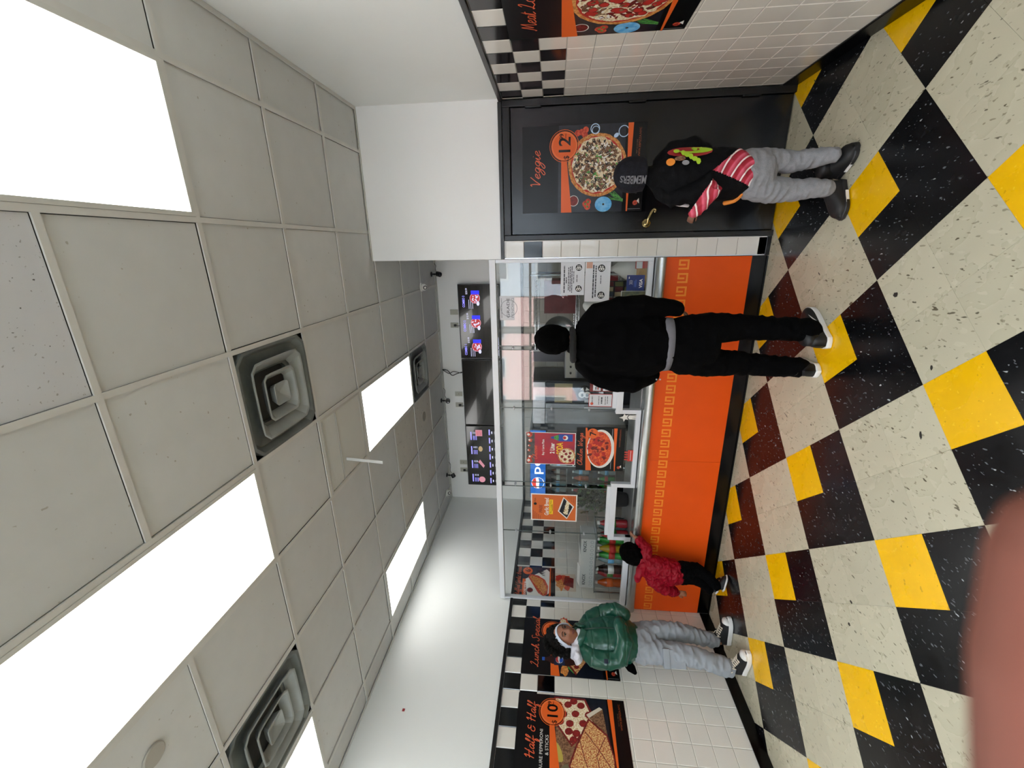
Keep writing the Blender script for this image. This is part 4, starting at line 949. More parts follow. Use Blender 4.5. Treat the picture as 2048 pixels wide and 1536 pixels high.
pos = {1.5: 'top shelf', 1.2: 'second shelf', .86: 'third shelf', .5: 'fourth shelf'}
for z, L in seq.items():
    for k, c in enumerate(L):
        o = link('bottle', bm[c], loc=(-3.16+.094*k, 5.0, z))
        tag(o, 'small %s drink bottle, %s from the left on the %s of the cooler' % (names[c], ORD[k], pos[z]) if 0 < k < 9 else 'small %s drink bottle, %s on the %s of the cooler' % (names[c], ORD[k], pos[z]), 'bottle', 'bottles in the drinks cooler')
cooler.location.x += .27
# soda bottles and tin box on the counter, left end
bb_ = [bottle_mesh(m, 1.45) for m in cc]
row1 = [(-3.62, 3.86, 2, 'orange soda bottle nearest the left post on the counter'), (-3.52, 3.90, 4, 'red and dark soda bottle second from the left post'), (-3.43, 3.85, 1, 'dark cola bottle left of the green bottles on the counter'),
        (-3.33, 3.9, 3, 'clear bottle under the white tin box on the counter'), (-3.24, 3.86, 0, 'green soda bottle left of the yellow one on the counter'), (-3.14, 3.84, 5, 'yellow soda bottle in the middle of the counter row'),
        (-3.05, 3.88, 0, 'green soda bottle right of the yellow one on the counter'), (-2.96, 3.85, 4, 'pink-red soda bottle just left of the toddler\'s beanie'), (-2.88, 3.93, 4, 'red juice bottle partly behind the toddler\'s beanie'),
        (-3.57, 4.02, 1, 'back row cola bottle behind the orange soda'), (-3.38, 4.03, 3, 'back row clear bottle behind the cola bottle'), (-3.19, 4.0, 0, 'back row green bottle behind the yellow soda'), (-3.0, 4.02, 3, 'back row clear bottle behind the pink soda')]
for x, y, c, lb in row1: tag(link('bottle', bb_[c], loc=(x, y, .872)), lb, 'bottle', 'soda bottles on the counter')
t = thing('bottle_tray', 'clear display tray bridging the soda bottles and carrying the white box', 'tray', (-3.4, 3.98, .872))
part(t, 'top', MB().box(-3.735, -2.925, 3.81, 4.12, 1.198, 1.204), mat('tray', '#9fa6a6', .2, trans=.6))
for x in (-3.725, -2.935):
    for y in (3.82, 4.1): part(t, 'leg', MB().box(x-.006, x+.006, y-.006, y+.006, .872, 1.198), chrome)
t = thing('carton_box', 'open white carton printed KNOX above the soda bottles', 'box', (-3.37, 3.98, 1.205))
wc = mat('white carton', '#c9cac8', .6, noise_amt=.03, nscale=6)
part(t, 'carton', MB().box(-3.71, -3.05, 3.86, 4.10, 1.205, 1.36), wc, bevel=.003)
part(t, 'flap', MB().obox((-3.56, 3.90, 1.372), (.14, 0, 0), (0, .04, .012), (0, -.001, .002)), wc); part(t, 'inside_shade', MB().box(-3.26, -3.06, 3.87, 4.09, 1.3605, 1.3615), blk2)  # black sheet on the closed top paints the shaded interior
P = Print((-3.71, 3.859, 1.205), (1, 0, 0), (0, 0, 1)); P.text('KNOX', .04, .095, .05, lnm, 1, bold=.02); P.text('KNOX', .49, .095, .05, lnm, 1, bold=.02)
for k in range(12): P.ring(.04+k*.053, .035, .018, .004, grey, 1, 12)
part(t, 'print', P.mb)
# plant
t = thing('potted_plant', 'bushy green potted plant behind the glass left of the wings poster', 'plant', (-2.62, 3.98, .872))
part(t, 'pot', MB().lathe([(.06, 0), (.075, .02), (.09, .17), (.095, .17), (.095, .19), (.08, .19), (.075, .17)], (-2.62, 4.0, .872), 20), mat('pot dark', '#2b2a2a', .5), smooth=True)
lf = [mat('leaf green', '#16300f', .6, noise_amt=.3, nscale=40), mat('leaf light', '#34521f', .6)]; r_ = random.Random(11)
stems = MB(); leaves = MB()
for k in range(140):
    a = r_.uniform(0, 2*PI); h = r_.uniform(.02, .36); w = r_.uniform(.02, .17); b0 = V((-2.62, 4.0, 1.05))
    p = [b0, b0+V((w*.5*math.cos(a), w*.5*math.sin(a), h*.7)), b0+V((w*math.cos(a), w*math.sin(a), h))]
    c = smooth_curve(p, 6); stems.tube(c, .0022, 5, round_=False)
    for q in range(3, len(c)):
        for _ in range(2):
            d_ = V((r_.uniform(-1, 1), r_.uniform(-1, 1), r_.uniform(-.4, 1))).normalized(); s_ = V((-d_.y, d_.x, r_.uniform(-.3, .3))).normalized(); L = r_.uniform(.032, .058)
            o = c[q]; leaves.add([o, o+d_*L*.4+s_*L*.28, o+d_*L, o+d_*L*.4-s_*L*.28], [(0, 1, 2, 3)], lf[r_.random() < .3])
part(t, 'stems', stems, lf[0]); tag(part(t, 'foliage', leaves, None), kind='stuff')
# ------------------------------------------------------------------ menu screens on the back wall
scr = mat('screen glass', '#050507', .16, coat=.5); vio = mat('screen lavender', '#b9b4ff', .5, emit='#8f88ff', estr=.75); wht = mat('screen white', '#e8e8ff', .5, emit='#d8d8ff', estr=.6)
bx = mat('screen blue', '#2a2aff', .5, emit='#2a30ff', estr=.7); sred2 = mat('screen red', '#c03a3a', .5, emit='#b03030', estr=.45); spk = mat('screen pink', '#d99aa8', .5, emit='#d98f9f', estr=.4)
def screen(label, X0, X1, draw, dz=0):
    t = thing('menu_screen', label, 'screen', ((X0+X1)/2, 5.6, 2.4+dz)); z0, z1 = 2.41+dz, 2.975+dz
    part(t, 'housing', MB().box(X0, X1, 5.575, 5.61, z0, z1), plastic_b, bevel=.003); part(t, 'panel', MB().box(X0+.012, X1-.012, 5.5735, 5.5755, z0+.014, z1-.012), scr)
    part(t, 'bracket', MB().box((X0+X1)/2-.15, (X0+X1)/2+.15, 5.61, YB-.002, 2.6+dz, 2.85+dz), blk2)
    P = Print((X0, 5.5732, z0), (1, 0, 0), (0, 0, 1)); draw(P, X1-X0, z1-z0)
    if P.mb.v: part(t, 'display', P.mb)
    return t
def d(P, w, h):
    for k, (nm, pr) in enumerate((('COMBO 1', '$10.99'), ('COMBO 2', '$15.99'), ('COMBO 3', '$20.99'))):
        u = .03+k*.33; v = h-.10
        P.fit(nm, u+.02, u+.17, v+.01, .045, vio, 1, bold=.015); P.fit(pr, u+.19, u+.27, v-.03, .035, wht, 1)
        for q in range(3): P.rect(u, v-.05-q*.025, u+.12-q*.02, v-.044-q*.025, wht, 1)
        P.disc(u+.14, v-.13, .07, spk, 1, 24); P.disc(u+.14, v-.13, .06, sred2, 2, 24)
        for q in range(14): a = rd.uniform(0, 6.3); r2 = .05*math.sqrt(rd.random()); P.disc(u+.14+r2*math.cos(a), v-.13+r2*math.sin(a), .009, wht, 3, 8)
        P.rect(u+.19, v-.19, u+.24, v-.08, bx, 3); P.disc(u+.07, v-.17, .02, wht, 3, 10, .03)
    for q in range(8): P.rect(.06+q*.115, .10, .13+q*.115, .125, vio, 1); P.rect(.08+q*.115, .06, .13+q*.115, .085, wht, 1)
    P.rect(.04, .03, .3, .036, wht, 1)
screen('right menu screen showing pizza combos 1, 2 and 3 on the back wall', -1.475, -.462, d)
screen('middle menu screen, switched off and black, on the back wall', -2.485, -1.492, lambda P, w, h: None)
def d(P, w, h):
    for k in range(4):
        u = .06+k*.235; P.rect(u, h-.09, u+.13, h-.072, vio, 1)
        for q in range(3): P.rect(u, h-.12-q*.022, u+.07, h-.112-q*.022, vio, 1); P.rect(u+.1, h-.12-q*.022, u+.13, h-.112-q*.022, wht, 1)
    P.disc(.1, h-.22, .05, spk, 1, 20); P.poly([(.3, h-.25), (.4, h-.17), (.44, h-.2), (.34, h-.27)], spk, 1); P.disc(.62, h-.215, .032, mat('screen cream', '#cdb48a', .5, emit='#b89c70', estr=.35), 1, 14, .045); P.rect(.83, h-.25, .93, h-.15, spk, 1)
    for q in range(5): P.line([(.84, h-.24+q*.018), (.92, h-.235+q*.018)], .006, sred2, 2)
    for k in range(7): P.rect(.04+k*.135, .20, .13+k*.135, .218, vio, 1); P.rect(.06+k*.135, .165, .1+k*.135, .178, wht, 1); P.disc(.08+k*.135, .10, .04, mat('screen grey', '#7a7f88', .5, emit='#70757d', estr=.3), 1, 16)
screen('left menu screen with rows of small dishes near the left wall', -3.495, -2.5, d)
outp = mat('almond plate', '#b9b8ab', .5)
for k, (px, py, lb, plug) in enumerate(((-.80, 3.06, 'almond outlet with plug above the right menu screen', 1), (-.92+.18, 3.06, None, 0), (-2.03, 3.06, 'blank almond wall plate above the dark middle screen', 0), (-2.2, 3.06, 'almond outlet with plug above the dark middle screen', 1), (-3.15, 3.05, 'blank almond wall plate above the left menu screen', 0), (-3.28, 3.05, 'almond outlet with plug above the left menu screen', 1))):
    if lb is None: continue
    if k == 0: px = -1.02
    t = thing('wall_outlet', lb, 'outlet', (px, YB, py)); part(t, 'plate', MB().box(px-.035, px+.035, YB-.006, YB+.004, py-.055, py+.055), outp, bevel=.002)
    if plug:
        part(t, 'plug', MB().box(px-.014, px+.014, YB-.03, YB-.006, py-.03, py+.005), plastic_b, bevel=.003); part(t, 'lead', MB().tube(smooth_curve([(px, YB-.028, py-.025), (px-.005, YB-.03, py-.06), (px, YB-.02, py-.11)], 4), .004, 6), plastic_b)
    else: part(t, 'screw', MB().lathe([(.005, 0), (.004, .002)], (px, YB-.006, py), 8, ax=(0, -1, 0)), blk2)
tag(part(None, 'wall_outlet', MB().box(-.875, -.805, YB-.006, YB+.004, 3.0, 3.11), outp, bevel=.002), 'blank almond wall plate above the right menu screen', 'outlet')
# black cables to the dark screen
tag(part(None, 'screen_cable', MB().tube(smooth_curve([(-1.66, YB-.02, 3.27), (-1.66, 5.60, 3.19), (-1.72, 5.56, 3.12), (-1.70, 5.58, 3.05), (-1.68, 5.6, 2.97)], 6), .006, 8).tube(smooth_curve([(-1.66, YB-.02, 3.27), (-1.70, 5.58, 3.17), (-1.67, 5.58, 3.1), (-1.69, 5.58, 3.0), (-1.68, 5.6, 2.97)], 6), .005, 8), plastic_b, smooth=True),
    'pair of black cables running from the ceiling to the dark screen', 'cable')
def bullet_cam(x, y, label, aim):
    t = thing('security_camera', label, 'camera', (x, y, ZC)); aim = V(aim).normalized()
    part(t, 'base', MB().lathe([(.032, 0), (.032, .008), (.02, .014)], (x, y, ZC), 18, ax=(0, 0, -1)), plastic_b, smooth=False)
    part(t, 'arm', MB().tube([(x, y, ZC-.012), (x, y-.005, ZC-.045), (x, y-.01, ZC-.07)], .009, 8).ball((x, y-.005, ZC-.04), .014, None, 10, 8), plastic_b, smooth=True)
    c = V((x, y-.01, ZC-.10)); b = part(t, 'body', MB().tube([c-aim*.03, c+aim*.03], .032, 20, round_=False), plastic_b, bevel=.004)
    part(t, 'lens', MB().lathe([(.02, 0), (.019, .003), (.008, .001)], c+aim*.031, 16, ax=aim), mat('camera lens', '#20232a', .08, coat=.8))
    part(t, 'lead', MB().tube(smooth_curve([c-aim*.03+V((.01, 0, .0)), c+V((.06, .04, .05)), (x+.10, min(YB-.01, y+.14), ZC-.03), (x+.13, min(YB-.01, y+.16), ZC)], 5), .003, 6), plastic_b)
bullet_cam(-.32, 5.42, 'black security camera near the wall edge at the right, beside the white dome', (-.1, -.3, -.5))
bullet_cam(-2.06, 5.44, 'black security camera hanging above the dark middle screen', (.0, -1, -.25))
bullet_cam(-3.26, 5.44, 'black security camera beside the left white dome camera', (-.6, -.2, -.4))
def dome(x, y, label, aim):
    t = thing('dome_camera', label, 'camera', (x, y, ZC)); aim = V(aim).normalized()
    part(t, 'base', MB().lathe([(.05, 0), (.05, .012), (.046, .018)], (x, y, ZC), 22, ax=(0, 0, -1)), plastic_w); part(t, 'shell', MB().ball((x, y, ZC-.035), .04, None, 20, 14), plastic_w, smooth=True)
    part(t, 'lens', MB().lathe([(.024, 0), (.023, .004), (.008, .002)], V((x, y, ZC-.035))+aim*.034, 18, ax=aim), plastic_b)
dome(-.44, 4.95, 'white dome camera on the ceiling beside the black one at the right', (-.1, -.8, -.7)); dome(-3.52, 5.36, 'white dome camera on the ceiling in the far left corner', (.5, -.9, -.5))

# ------------------------------------------------------------------ shop front behind the camera (seen in the glass and screens)
fr = mat('shopfront metal', '#3a3c3e', .4, metal=.5)
wall('wall_entrance', [(XL-.006, -3.6, YE-.14, YE, 0, 3.42), (.95+.05, XR+.006, YE-.14, YE, 0, 3.42), (-3.6, 1.0, YE-.14, YE, 0, .45), (-3.6, 1.0, YE-.14, YE, 2.95, 3.42), (-1.86, -1.8, YE-.14, YE, .45, 2.95), (-.1, -.04, YE-.14, YE, .45, 2.95)])
wg = thin_glass('window glass', (.97, .98, .98), .04)
for k, (a, b) in enumerate(((-3.6, -1.86), (-1.8, -.1), (-.04, 1.0))):
    t = thing('window_%d' % (k+1), None, None, ((a+b)/2, YE-.07, .45)); t['kind'] = 'structure'
    mb = MB(); 
    for q in ((a, a+.05, .45, 2.95), (b-.05, b, .45, 2.95), (a+.05, b-.05, .45, .5), (a+.05, b-.05, 2.9, 2.95), (a+.05, b-.05, 2.2, 2.25)): mb.box(q[0], q[1], YE-.1, YE-.05, q[2], q[3])
    part(t, 'frame', mb, fr); part(t, 'pane', MB().box(a+.05, b-.05, YE-.078, YE-.072, .5, 2.9), wg)
bk = mat('poster back', '#6f6d6a', .8)
for k, (a, b, z0, z1, lb) in enumerate(((-3.2, -2.15, .55, 2.15, 'window poster seen from behind, beside the left window'), (-1.7, -1.1, .6, 2.15, 'tall window poster seen from behind in the middle window'), (-.8, -.2, .6, 1.75, 'window poster seen from behind next to the door side'), (.15, .8, .6, 1.6, 'window poster seen from behind in the last window'))):
    tag(part(None, 'window_poster', MB().box(a, b, YE-.049, YE-.045, z0, z1), bk), lb, 'poster')
tag(part(None, 'pavement', MB().box(-14, 12, -7.5, YE-.14, -.1, -.02), mat('pavement', '#8e8b86', .9, noise_amt=.1, nscale=2)), kind='structure')
tag(part(None, 'street', MB().box(-14, 12, -13, -7.5, -.2, -.12), mat('asphalt', '#4a4a4b', .9, noise_amt=.1, nscale=4)), kind='structure')
t = thing('pale_building', 'pale grey building across the street, reflected at the right of the glass', 'building', (3, -14, 0))
part(t, 'facade', MB().box(-2.4, 9.0, -16, -14, -.2, 6.5), mat('pale render', '#b9bdc2', .8, noise_amt=.1, nscale=3))
for k in range(4):
    for j in range(2):
        x = -1.6+2.6*k; z = 1.0+3.0*j; wv = part(t, 'window', MB().box(x, x+1.5, -14.01, -13.96, z, z+1.6), mat('outer window trim', '#d8d5cf', .6)); part(wv, 'pane', MB().box(x+.08, x+1.42, -13.96, -13.95, z+.08, z+1.52), mat('outer pane', '#39424c', .1), world=False)
t = thing('brick_building', 'pink painted building across the street, seen only as a reflection in the glass', 'building', (-8, -14, 0))
part(t, 'facade', MB().box(-14, -2.45, -16, -14, -.2, 8.5), mat('pink brick paint', '#c79c92', .8, noise_amt=.1, nscale=3))
for k in range(5):
    for j in range(2):
        x = -13.2+2.15*k; z = 1.0+3.2*j; wv = part(t, 'window', MB().box(x, x+1.2, -14.01, -13.96, z, z+1.7), mat('outer window trim', '#d8d5cf', .6)); part(wv, 'pane', MB().box(x+.08, x+1.12, -13.96, -13.95, z+.08, z+1.62), mat('outer pane', '#39424c', .1), world=False)
part(t, 'cornice', MB().box(-14.1, -2.4, -14.15, -13.8, 8.1, 8.5), mat('outer window trim', '#d8d5cf', .6))
t = thing('parked_car', 'silver car parked across the street, seen only as a reflection', 'car', (-4, -9.5, -.12))
cp = mat('car silver', '#a9adb2', .25, metal=.6, coat=.5)
P_ = [(-2.1, .35), (-2.15, .75), (-1.6, .95), (-.9, 1.42), (.6, 1.42), (1.3, .98), (2.0, .9), (2.15, .6), (2.1, .35)]
mb = MB(); vs = [(-4+x, -10.3, z-.12) for x, z in P_]+[(-4+x, -8.6, z-.12) for x, z in P_]; q = len(P_)
mb.add(vs, [(i, (i+1) % q, q+(i+1) % q, q+i) for i in range(q)]+[tuple(range(q))[::-1], tuple(range(q, 2*q))]); part(t, 'body', mb, cp, bevel=.05)
part(t, 'side_window', MB().add([(-4-.85, -8.59, .86), (-4+1.0, -8.59, .86), (-4+.5, -8.59, 1.22), (-4-.6, -8.59, 1.22)], [(0, 1, 2, 3)]) or MB().box(-4.7, -3.4, -8.6, -8.585, .86, 1.2), mat('outer pane', '#39424c', .1))
for x in (-5.35, -2.65):
    for y in (-8.62, -10.28): part(t, 'wheel', MB().tube([(x, y-.1, .2), (x, y+.1, .2)], .32, 20, round_=False), mat('tyre', '#151515', .8))

# ------------------------------------------------------------------ people
def fuse(mb, voxel=.006, smooth=4, disp=None, name='body'):
    me = mb.mesh(name+'_src', [paper]); o = bpy.data.objects.new('tmp', me); COL.objects.link(o)
    r = o.modifiers.new('r', 'REMESH'); r.mode = 'VOXEL'; r.voxel_size = voxel; r.use_smooth_shade = True
    s = o.modifiers.new('s', 'SMOOTH'); s.iterations = smooth; s.factor = .5
    dg = bpy.context.evaluated_depsgraph_get(); me2 = bpy.data.meshes.new_from_object(o.evaluated_get(dg))
    bpy.data.objects.remove(o); bpy.data.meshes.remove(me); me2.name = name; me2.materials.clear()
    if disp:
        n = len(me2.vertices); co = np.empty(n*3); me2.vertices.foreach_get('co', co); co = co.reshape(-1, 3)
        no = np.array([v.normal[:] for v in me2.vertices]); d = np.array([disp(V(p), V(q)) for p, q in zip(co, no)])
        me2.vertices.foreach_set('co', (co+no*d[:, None]).ravel())
    me2.polygons.foreach_set('use_smooth', [True]*len(me2.polygons)); me2.update(); return me2
def wrinkle(a, s=14, st=(1, 1, 1), seed=0, ridged=True):
    def f(p, n):
        q = V((p.x*s*st[0]+seed, p.y*s*st[1], p.z*s*st[2])); v = noise.noise(q)
        if ridged: v = 1-2*abs(v)*1.6
        return a*(v*.7+.3*noise.noise(q*2.3))
    return f
class Frame:
    def __init__(s, base, face):
        s.o = V(base); s.f = V((face[0], face[1], 0)).normalized(); s.r = V((s.f.y, -s.f.x, 0)); s.u = V((0, 0, 1))
    def __call__(s, a, b, z): return s.o+s.r*a+s.f*b+V((0, 0, z))
def cloth(root, name, mb, m, voxel=.007, smooth=3, disp=None, label=None):
    me = fuse(mb, voxel, smooth, disp, name); me.materials.append(m); o = link(name, me, root)
    if label: o['label'] = label
    return o
def head(mb, c, F, s=1.0, tilt=0, turn=0):
    c = V(c); f = (F.f*math.cos(turn)+F.r*math.sin(turn)).normalized(); r = V((f.y, -f.x, 0))
    f = (f*math.cos(tilt)+V((0, 0, math.sin(tilt)))).normalized(); u = r.cross(f); seg, ring = 56, 40; vs = []
    e = math.exp
    for i in range(ring+1):
        th = max(.01, min(PI-.01, PI*i/ring))
        for k in range(seg):
            w = 2*PI*k/seg; x, y, z = .074*math.sin(th)*math.cos(w), .092*math.sin(th)*math.sin(w), .116*math.cos(th)
            if z < 0:
                q = (-z/.116); x *= 1-.28*q**1.6
                if y < 0: y *= 1-.35*q
                else: y *= 1+.10*q
            if y > 0: y *= .95
            if y > 0:
                y += .024*e(-(x/.010)**2)*e(-((z+.022)/.016)**2)+.012*e(-(x/.008)**2)*e(-((z+.0)/.02)**2)+.008*e(-((abs(x)-.012)/.007)**2)*e(-((z+.030)/.008)**2)
                y -= .011*e(-((abs(x)-.031)/.016)**2-((z-.010)/.012)**2); y += .005*e(-((z-.032)/.012)**2)*e(-(x/.05)**2)
                y += .006*e(-(x/.022)**2)*e(-((z+.053)/.006)**2)+.007*e(-(x/.02)**2)*e(-((z+.066)/.006)**2)-.003*e(-(x/.03)**2)*e(-((z+.0595)/.0025)**2)
                y += .007*e(-(x/.022)**2-((z+.098)/.014)**2); y += .005*e(-((abs(x)-.045)/.018)**2-((z+.022)/.02)**2)
            vs.append(c+(r*x+f*y+u*z)*s)
    fs = [(i*seg+k, (i+1)*seg+k, (i+1)*seg+(k+1) % seg, i*seg+(k+1) % seg) for i in range(ring) for k in range(seg)]
    fs += [tuple(range(seg)), tuple(ring*seg+k for k in range(seg))[::-1]]; mb.add(vs, fs)
    for sg in (-1, 1):
        ec = c+(r*sg*.074+f*(-.008)+u*-.012)*s
        mb.ball(ec, (.010*s, .019*s, .031*s), None, 14, 10, (r*sg+f*.25, f, u)); mb.ball(ec+r*sg*.004*s-u*.024*s, (.008*s, .011*s, .012*s), None, 10, 8, (r, f, u))
    return r, f, u
def hand(mb, wrist, d, palm, s=1.0, curl=.5, side=None, thumb=1):
    """palm and five fingers; d: direction of the fingers, palm: direction the palm faces, thumb: +1/-1 side"""
    w = V(wrist); d = V(d).normalized(); p = V(palm); p = (p-d*p.dot(d)).normalized(); q = d.cross(p)*thumb
    mb.tube([w-d*.03*s, w, w+d*.03*s, w+d*.07*s, w+d*.09*s], [(.026*s, .02*s), (.027*s, .019*s), (.036*s, .017*s), (.041*s, .015*s), (.038*s, .011*s)], 14, None, q)
    for k, (o, L, r) in enumerate(((.030, .072, .0088), (.0105, .082, .0092), (-.0105, .076, .0088), (-.030, .060, .0078))):
        b = w+d*.082*s+q*o*s; a = .15+curl*.5; p1 = b+(d*math.cos(a)+p*math.sin(a)+q*o*.6)*L*.45*s; a2 = a+curl*1.0; p2 = p1+(d*math.cos(a2)+p*math.sin(a2))*L*.32*s
        a3 = a2+curl*.7; p3 = p2+(d*math.cos(a3)+p*math.sin(a3))*L*.23*s; mb.tube([b-d*.02*s, b, p1, p2, p3], [r*s*1.05, r*s*1.05, r*s, r*.92*s, r*.78*s], 9)
    b = w+d*.02*s+q*.026*s; p1 = b+(d*.65+q*.75+p*.25).normalized()*.034*s; p2 = p1+(d*.9+q*.25+p*.4).normalized()*.03*s; p3 = p2+(d*.9+p*.35-q*.1).normalized()*.022*s
    mb.tube([b-q*.01*s, b, p1, p2, p3], [.013*s, .0135*s, .011*s, .0098*s, .008*s], 9)
def shoe(root, heel, toe, wid=.1, h=.085, sole=.03, mu=None, ms=None, lift=0, collar=.11, name='shoe', pitch=0, sole_bulge=.005):
    heel = V((heel[0], heel[1], lift)); toe = V((toe[0], toe[1], lift)); ax = (toe-heel); L = ax.length; ax.normalize()
    ax = (ax*math.cos(pitch)-V((0, 0, 1))*math.sin(pitch)).normalized(); sd = ax.cross(V((0, 0, 1))).normalized(); up = sd.cross(ax)
    W = lambda t: wid/2*(.80+.10*math.cos(2*PI*(t-.72)*.9))*min(1, (max(0, t)/.10)**.5+.02)*(1 if t < .68 else max(.03, (1-((t-.68)/.32)**2.6))**.5)*1.12
    n = 22; top = [(heel+ax*L*k/n) for k in range(n+1)]
    sm = MB(); rows = []
    for (g, z) in ((-.004, 0), (sole_bulge, .006), (sole_bulge, sole*.8), (0, sole)):
        row = []
        for k in range(n+1): row.append(top[k]+sd*(W(k/n)+g)+up*z+ax*(g*2 if k == n else (-g*2 if k == 0 else 0)))
        for k in range(n, -1, -1): row.append(top[k]-sd*(W(k/n)+g)+up*z+ax*(g*2 if k == n else (-g*2 if k == 0 else 0)))
        rows.append(row)
    m_ = len(rows[0]); sm.add([v for r in rows for v in r], [(i*m_+k, i*m_+(k+1) % m_, (i+1)*m_+(k+1) % m_, (i+1)*m_+k) for i in range(len(rows)-1) for k in range(m_)]+[tuple(range(m_))[::-1], tuple((len(rows)-1)*m_+k for k in range(m_))])
    um = MB(); vs = []; q = 14
    def H(t): return h*(1.0 if t < .3 else (1-.52*((t-.3)/.5)**.8 if t < .8 else .48*(1-((t-.8)/.2)**2)+.05*((t-.8)/.2)))*min(1, .75+t*3)
    for k in range(n+1):
        t = k/n; w = W(t)*.97
        for j in range(q+1):
            a = PI*j/q; ca, sa = math.cos(a), math.sin(a); vs.append(top[k]+sd*(w*math.copysign(abs(ca)**.7, ca))+up*(sole*.9+H(t)*abs(sa)**.75))
    um.add(vs, [(k*(q+1)+j, k*(q+1)+j+1, (k+1)*(q+1)+j+1, (k+1)*(q+1)+j) for k in range(n) for j in range(q)]+[tuple(range(q+1)), tuple(n*(q+1)+j for j in range(q+1))[::-1]])
    um.tube([heel+ax*L*.2+up*(sole+h*.5), heel+ax*L*.2+up*(sole+h), heel+ax*L*.18+up*(sole+collar)], [(.048*wid/.1, .04*wid/.1), (.046*wid/.1, .038*wid/.1), (.043*wid/.1, .036*wid/.1)], 16, None, ax, round_=False)
    s = part(root, name, um, mu, smooth=True); part(s, 'sole', sm, ms, smooth=False, bevel=.003, world=False)
    return s, (heel, ax, sd, up, L, H, W, sole)
def laces(sh, fr_, m, n=5, t0=.32, t1=.62, r=.004, bow=False):
    heel, ax, sd, up, L, H, W, sole = fr_; mb = MB()
    for k in range(n):
        t = t0+(t1-t0)*k/(n-1); c = heel+ax*L*t+up*(sole+H(t)+.002); w = W(t)*.55; z = up*H(t)*.12
        mb.tube([c-sd*w-z, c+up*.002, c+sd*w+ax*.008-z], r, 6); mb.tube([c+sd*w-z, c+up*.003, c-sd*w+ax*.012-z], r, 6)
    if bow:
        c = heel+ax*L*t0+up*(sole+H(t0)+.012)
        for sg in (-1, 1): mb.tube(smooth_curve([c, c+sd*sg*.03+up*.02, c+sd*sg*.055+up*.0, c+sd*sg*.04-up*.015, c], 5), r, 6); mb.tube(smooth_curve([c, c+sd*sg*.03+ax*.02-up*.01, c+sd*sg*.045+ax*.03-up*.035], 5), r*.8, 6)
    part(sh, 'laces', mb, m, smooth=True, world=False)

skin_d = mat('skin brown', '#6e4632', .45, noise_amt=.08, nscale=30, bump=.05, bscale=200); skin_g = mat('skin warm brown', '#8c5b43', .42, noise_amt=.06, nscale=30, bump=.04, bscale=200)
fab_k = mat('black cloth', '#020203', .95, spec=.08, noise_amt=.2, nscale=30, bump=.25, bscale=300); fab_k2 = mat('black trousers', '#020203', .95, spec=.08, noise_amt=.2, nscale=20, bump=.2, bscale=250)
knit = mat('black knit', '#020202', .95, spec=.06, noise_amt=.3, nscale=60, bump=.5, bscale=260); fab_gr = mat('grey jersey', '#6d6d74', .9, noise_amt=.06, nscale=40, bump=.2, bscale=300); fab_col = mat('dark grey fleece', '#161618', .95, noise_amt=.15, nscale=60)
sole_w = mat('white rubber', '#d6d5d2', .5, noise_amt=.03, nscale=10); up_k = mat('black upper', '#0d0d10', .6, noise_amt=.2, nscale=40)

# ---- man in black, from behind
F = Frame((-.64, 2.80, 0), (.05, 1, 0))
man = thing('person', 'man in black jacket and beanie standing at the counter, seen from behind', 'person', (-.64, 2.80, 0))
mb = MB(); ah = F(.03, .02, 1.70); head(mb, F(.04, .025, 1.695), F, .93, 0, .35)
mb.tube([F(.02, -.01, 1.42), F(.025, 0, 1.52), F(.03, .01, 1.62)], [(.09, .07), (.058, .058), (.055, .06)], 16, None, F.r)
mb.tube([F(0, 0, .9), F(0, 0, 1.1), F(0, 0, 1.3), F(0, -.005, 1.43)], [(.15, .10), (.14, .10), (.17, .11), (.12, .08)], 18, None, F.r)
for sg in (-1, 1):
    mb.tube([F(sg*.09, 0, .92), F(sg*.115, .015, .5), F(.112 if sg > 0 else -.138, -.02, .12)], [.075, .048, .03], 12)
    mb.tube([F(sg*.17, 0, 1.42), F(sg*.235, -.02, 1.16), F(sg*.215, .07, .97 if sg > 0 else 1.02)], [.05, .042, .03], 12)
hand(mb, F(.215, .05, .925), (.0, .25, -1), -F.r, .85, .45, None, 1); hand(mb, F(-.20, .10, 1.01), F.f*.9+F.r*.5-V((0, 0, .2)), F.r, .8, .5, None, -1)
for hx, hy, tx, ty in ((-.595, 2.72, -.44, 2.97), (-.785, 2.75, -.82, 3.0)): mb.tube([(hx, hy+.03, .10), (hx, hy+.03, .055), ((hx+tx)/2, (hy+ty)/2, .05)], [.036, .035, .03], 12)
cloth(man, 'body', mb, skin_d, .006, 2)
# jacket
mb = MB()
mb.tube([F(0, .0, .985), F(0, .0, 1.03), F(0, 0, 1.15), F(0, -.01, 1.30), F(0, -.01, 1.42), F(.005, -.005, 1.50), F(.01, 0, 1.545)],
        [(.185, .125), (.205, .145), (.215, .155), (.215, .15), (.195, .13), (.13, .10), (.075, .075)], 28, None, F.r)
for sg, pts in ((1, [F(.12, -.01, 1.475), F(.205, -.015, 1.40), F(.245, -.02, 1.27), F(.26, -.02, 1.13), F(.25, .02, 1.0), F(.235, .035, .90)]), (-1, [F(-.12, -.01, 1.475), F(-.205, -.015, 1.41), F(-.24, -.03, 1.28), F(-.255, -.03, 1.16), F(-.25, .03, 1.06), F(-.235, .07, 1.0)])):
    mb.tube(pts, [.075, .08, .078, .072, .06, .047], 18)
def dj(p, n): return wrinkle(.010, 9, (1, 1, .8), 2)(p, n)
jk = cloth(man, 'jacket', mb, fab_k, .008, 4, dj)
mb = MB(); mb.tube([F(0, 0, .975), F(0, 0, 1.0), F(0, 0, 1.03)], [(.178, .118), (.19, .13), (.192, .132)], 28, None, F.r, round_=False); part(man, 'jacket_hem', mb, knit, smooth=True)
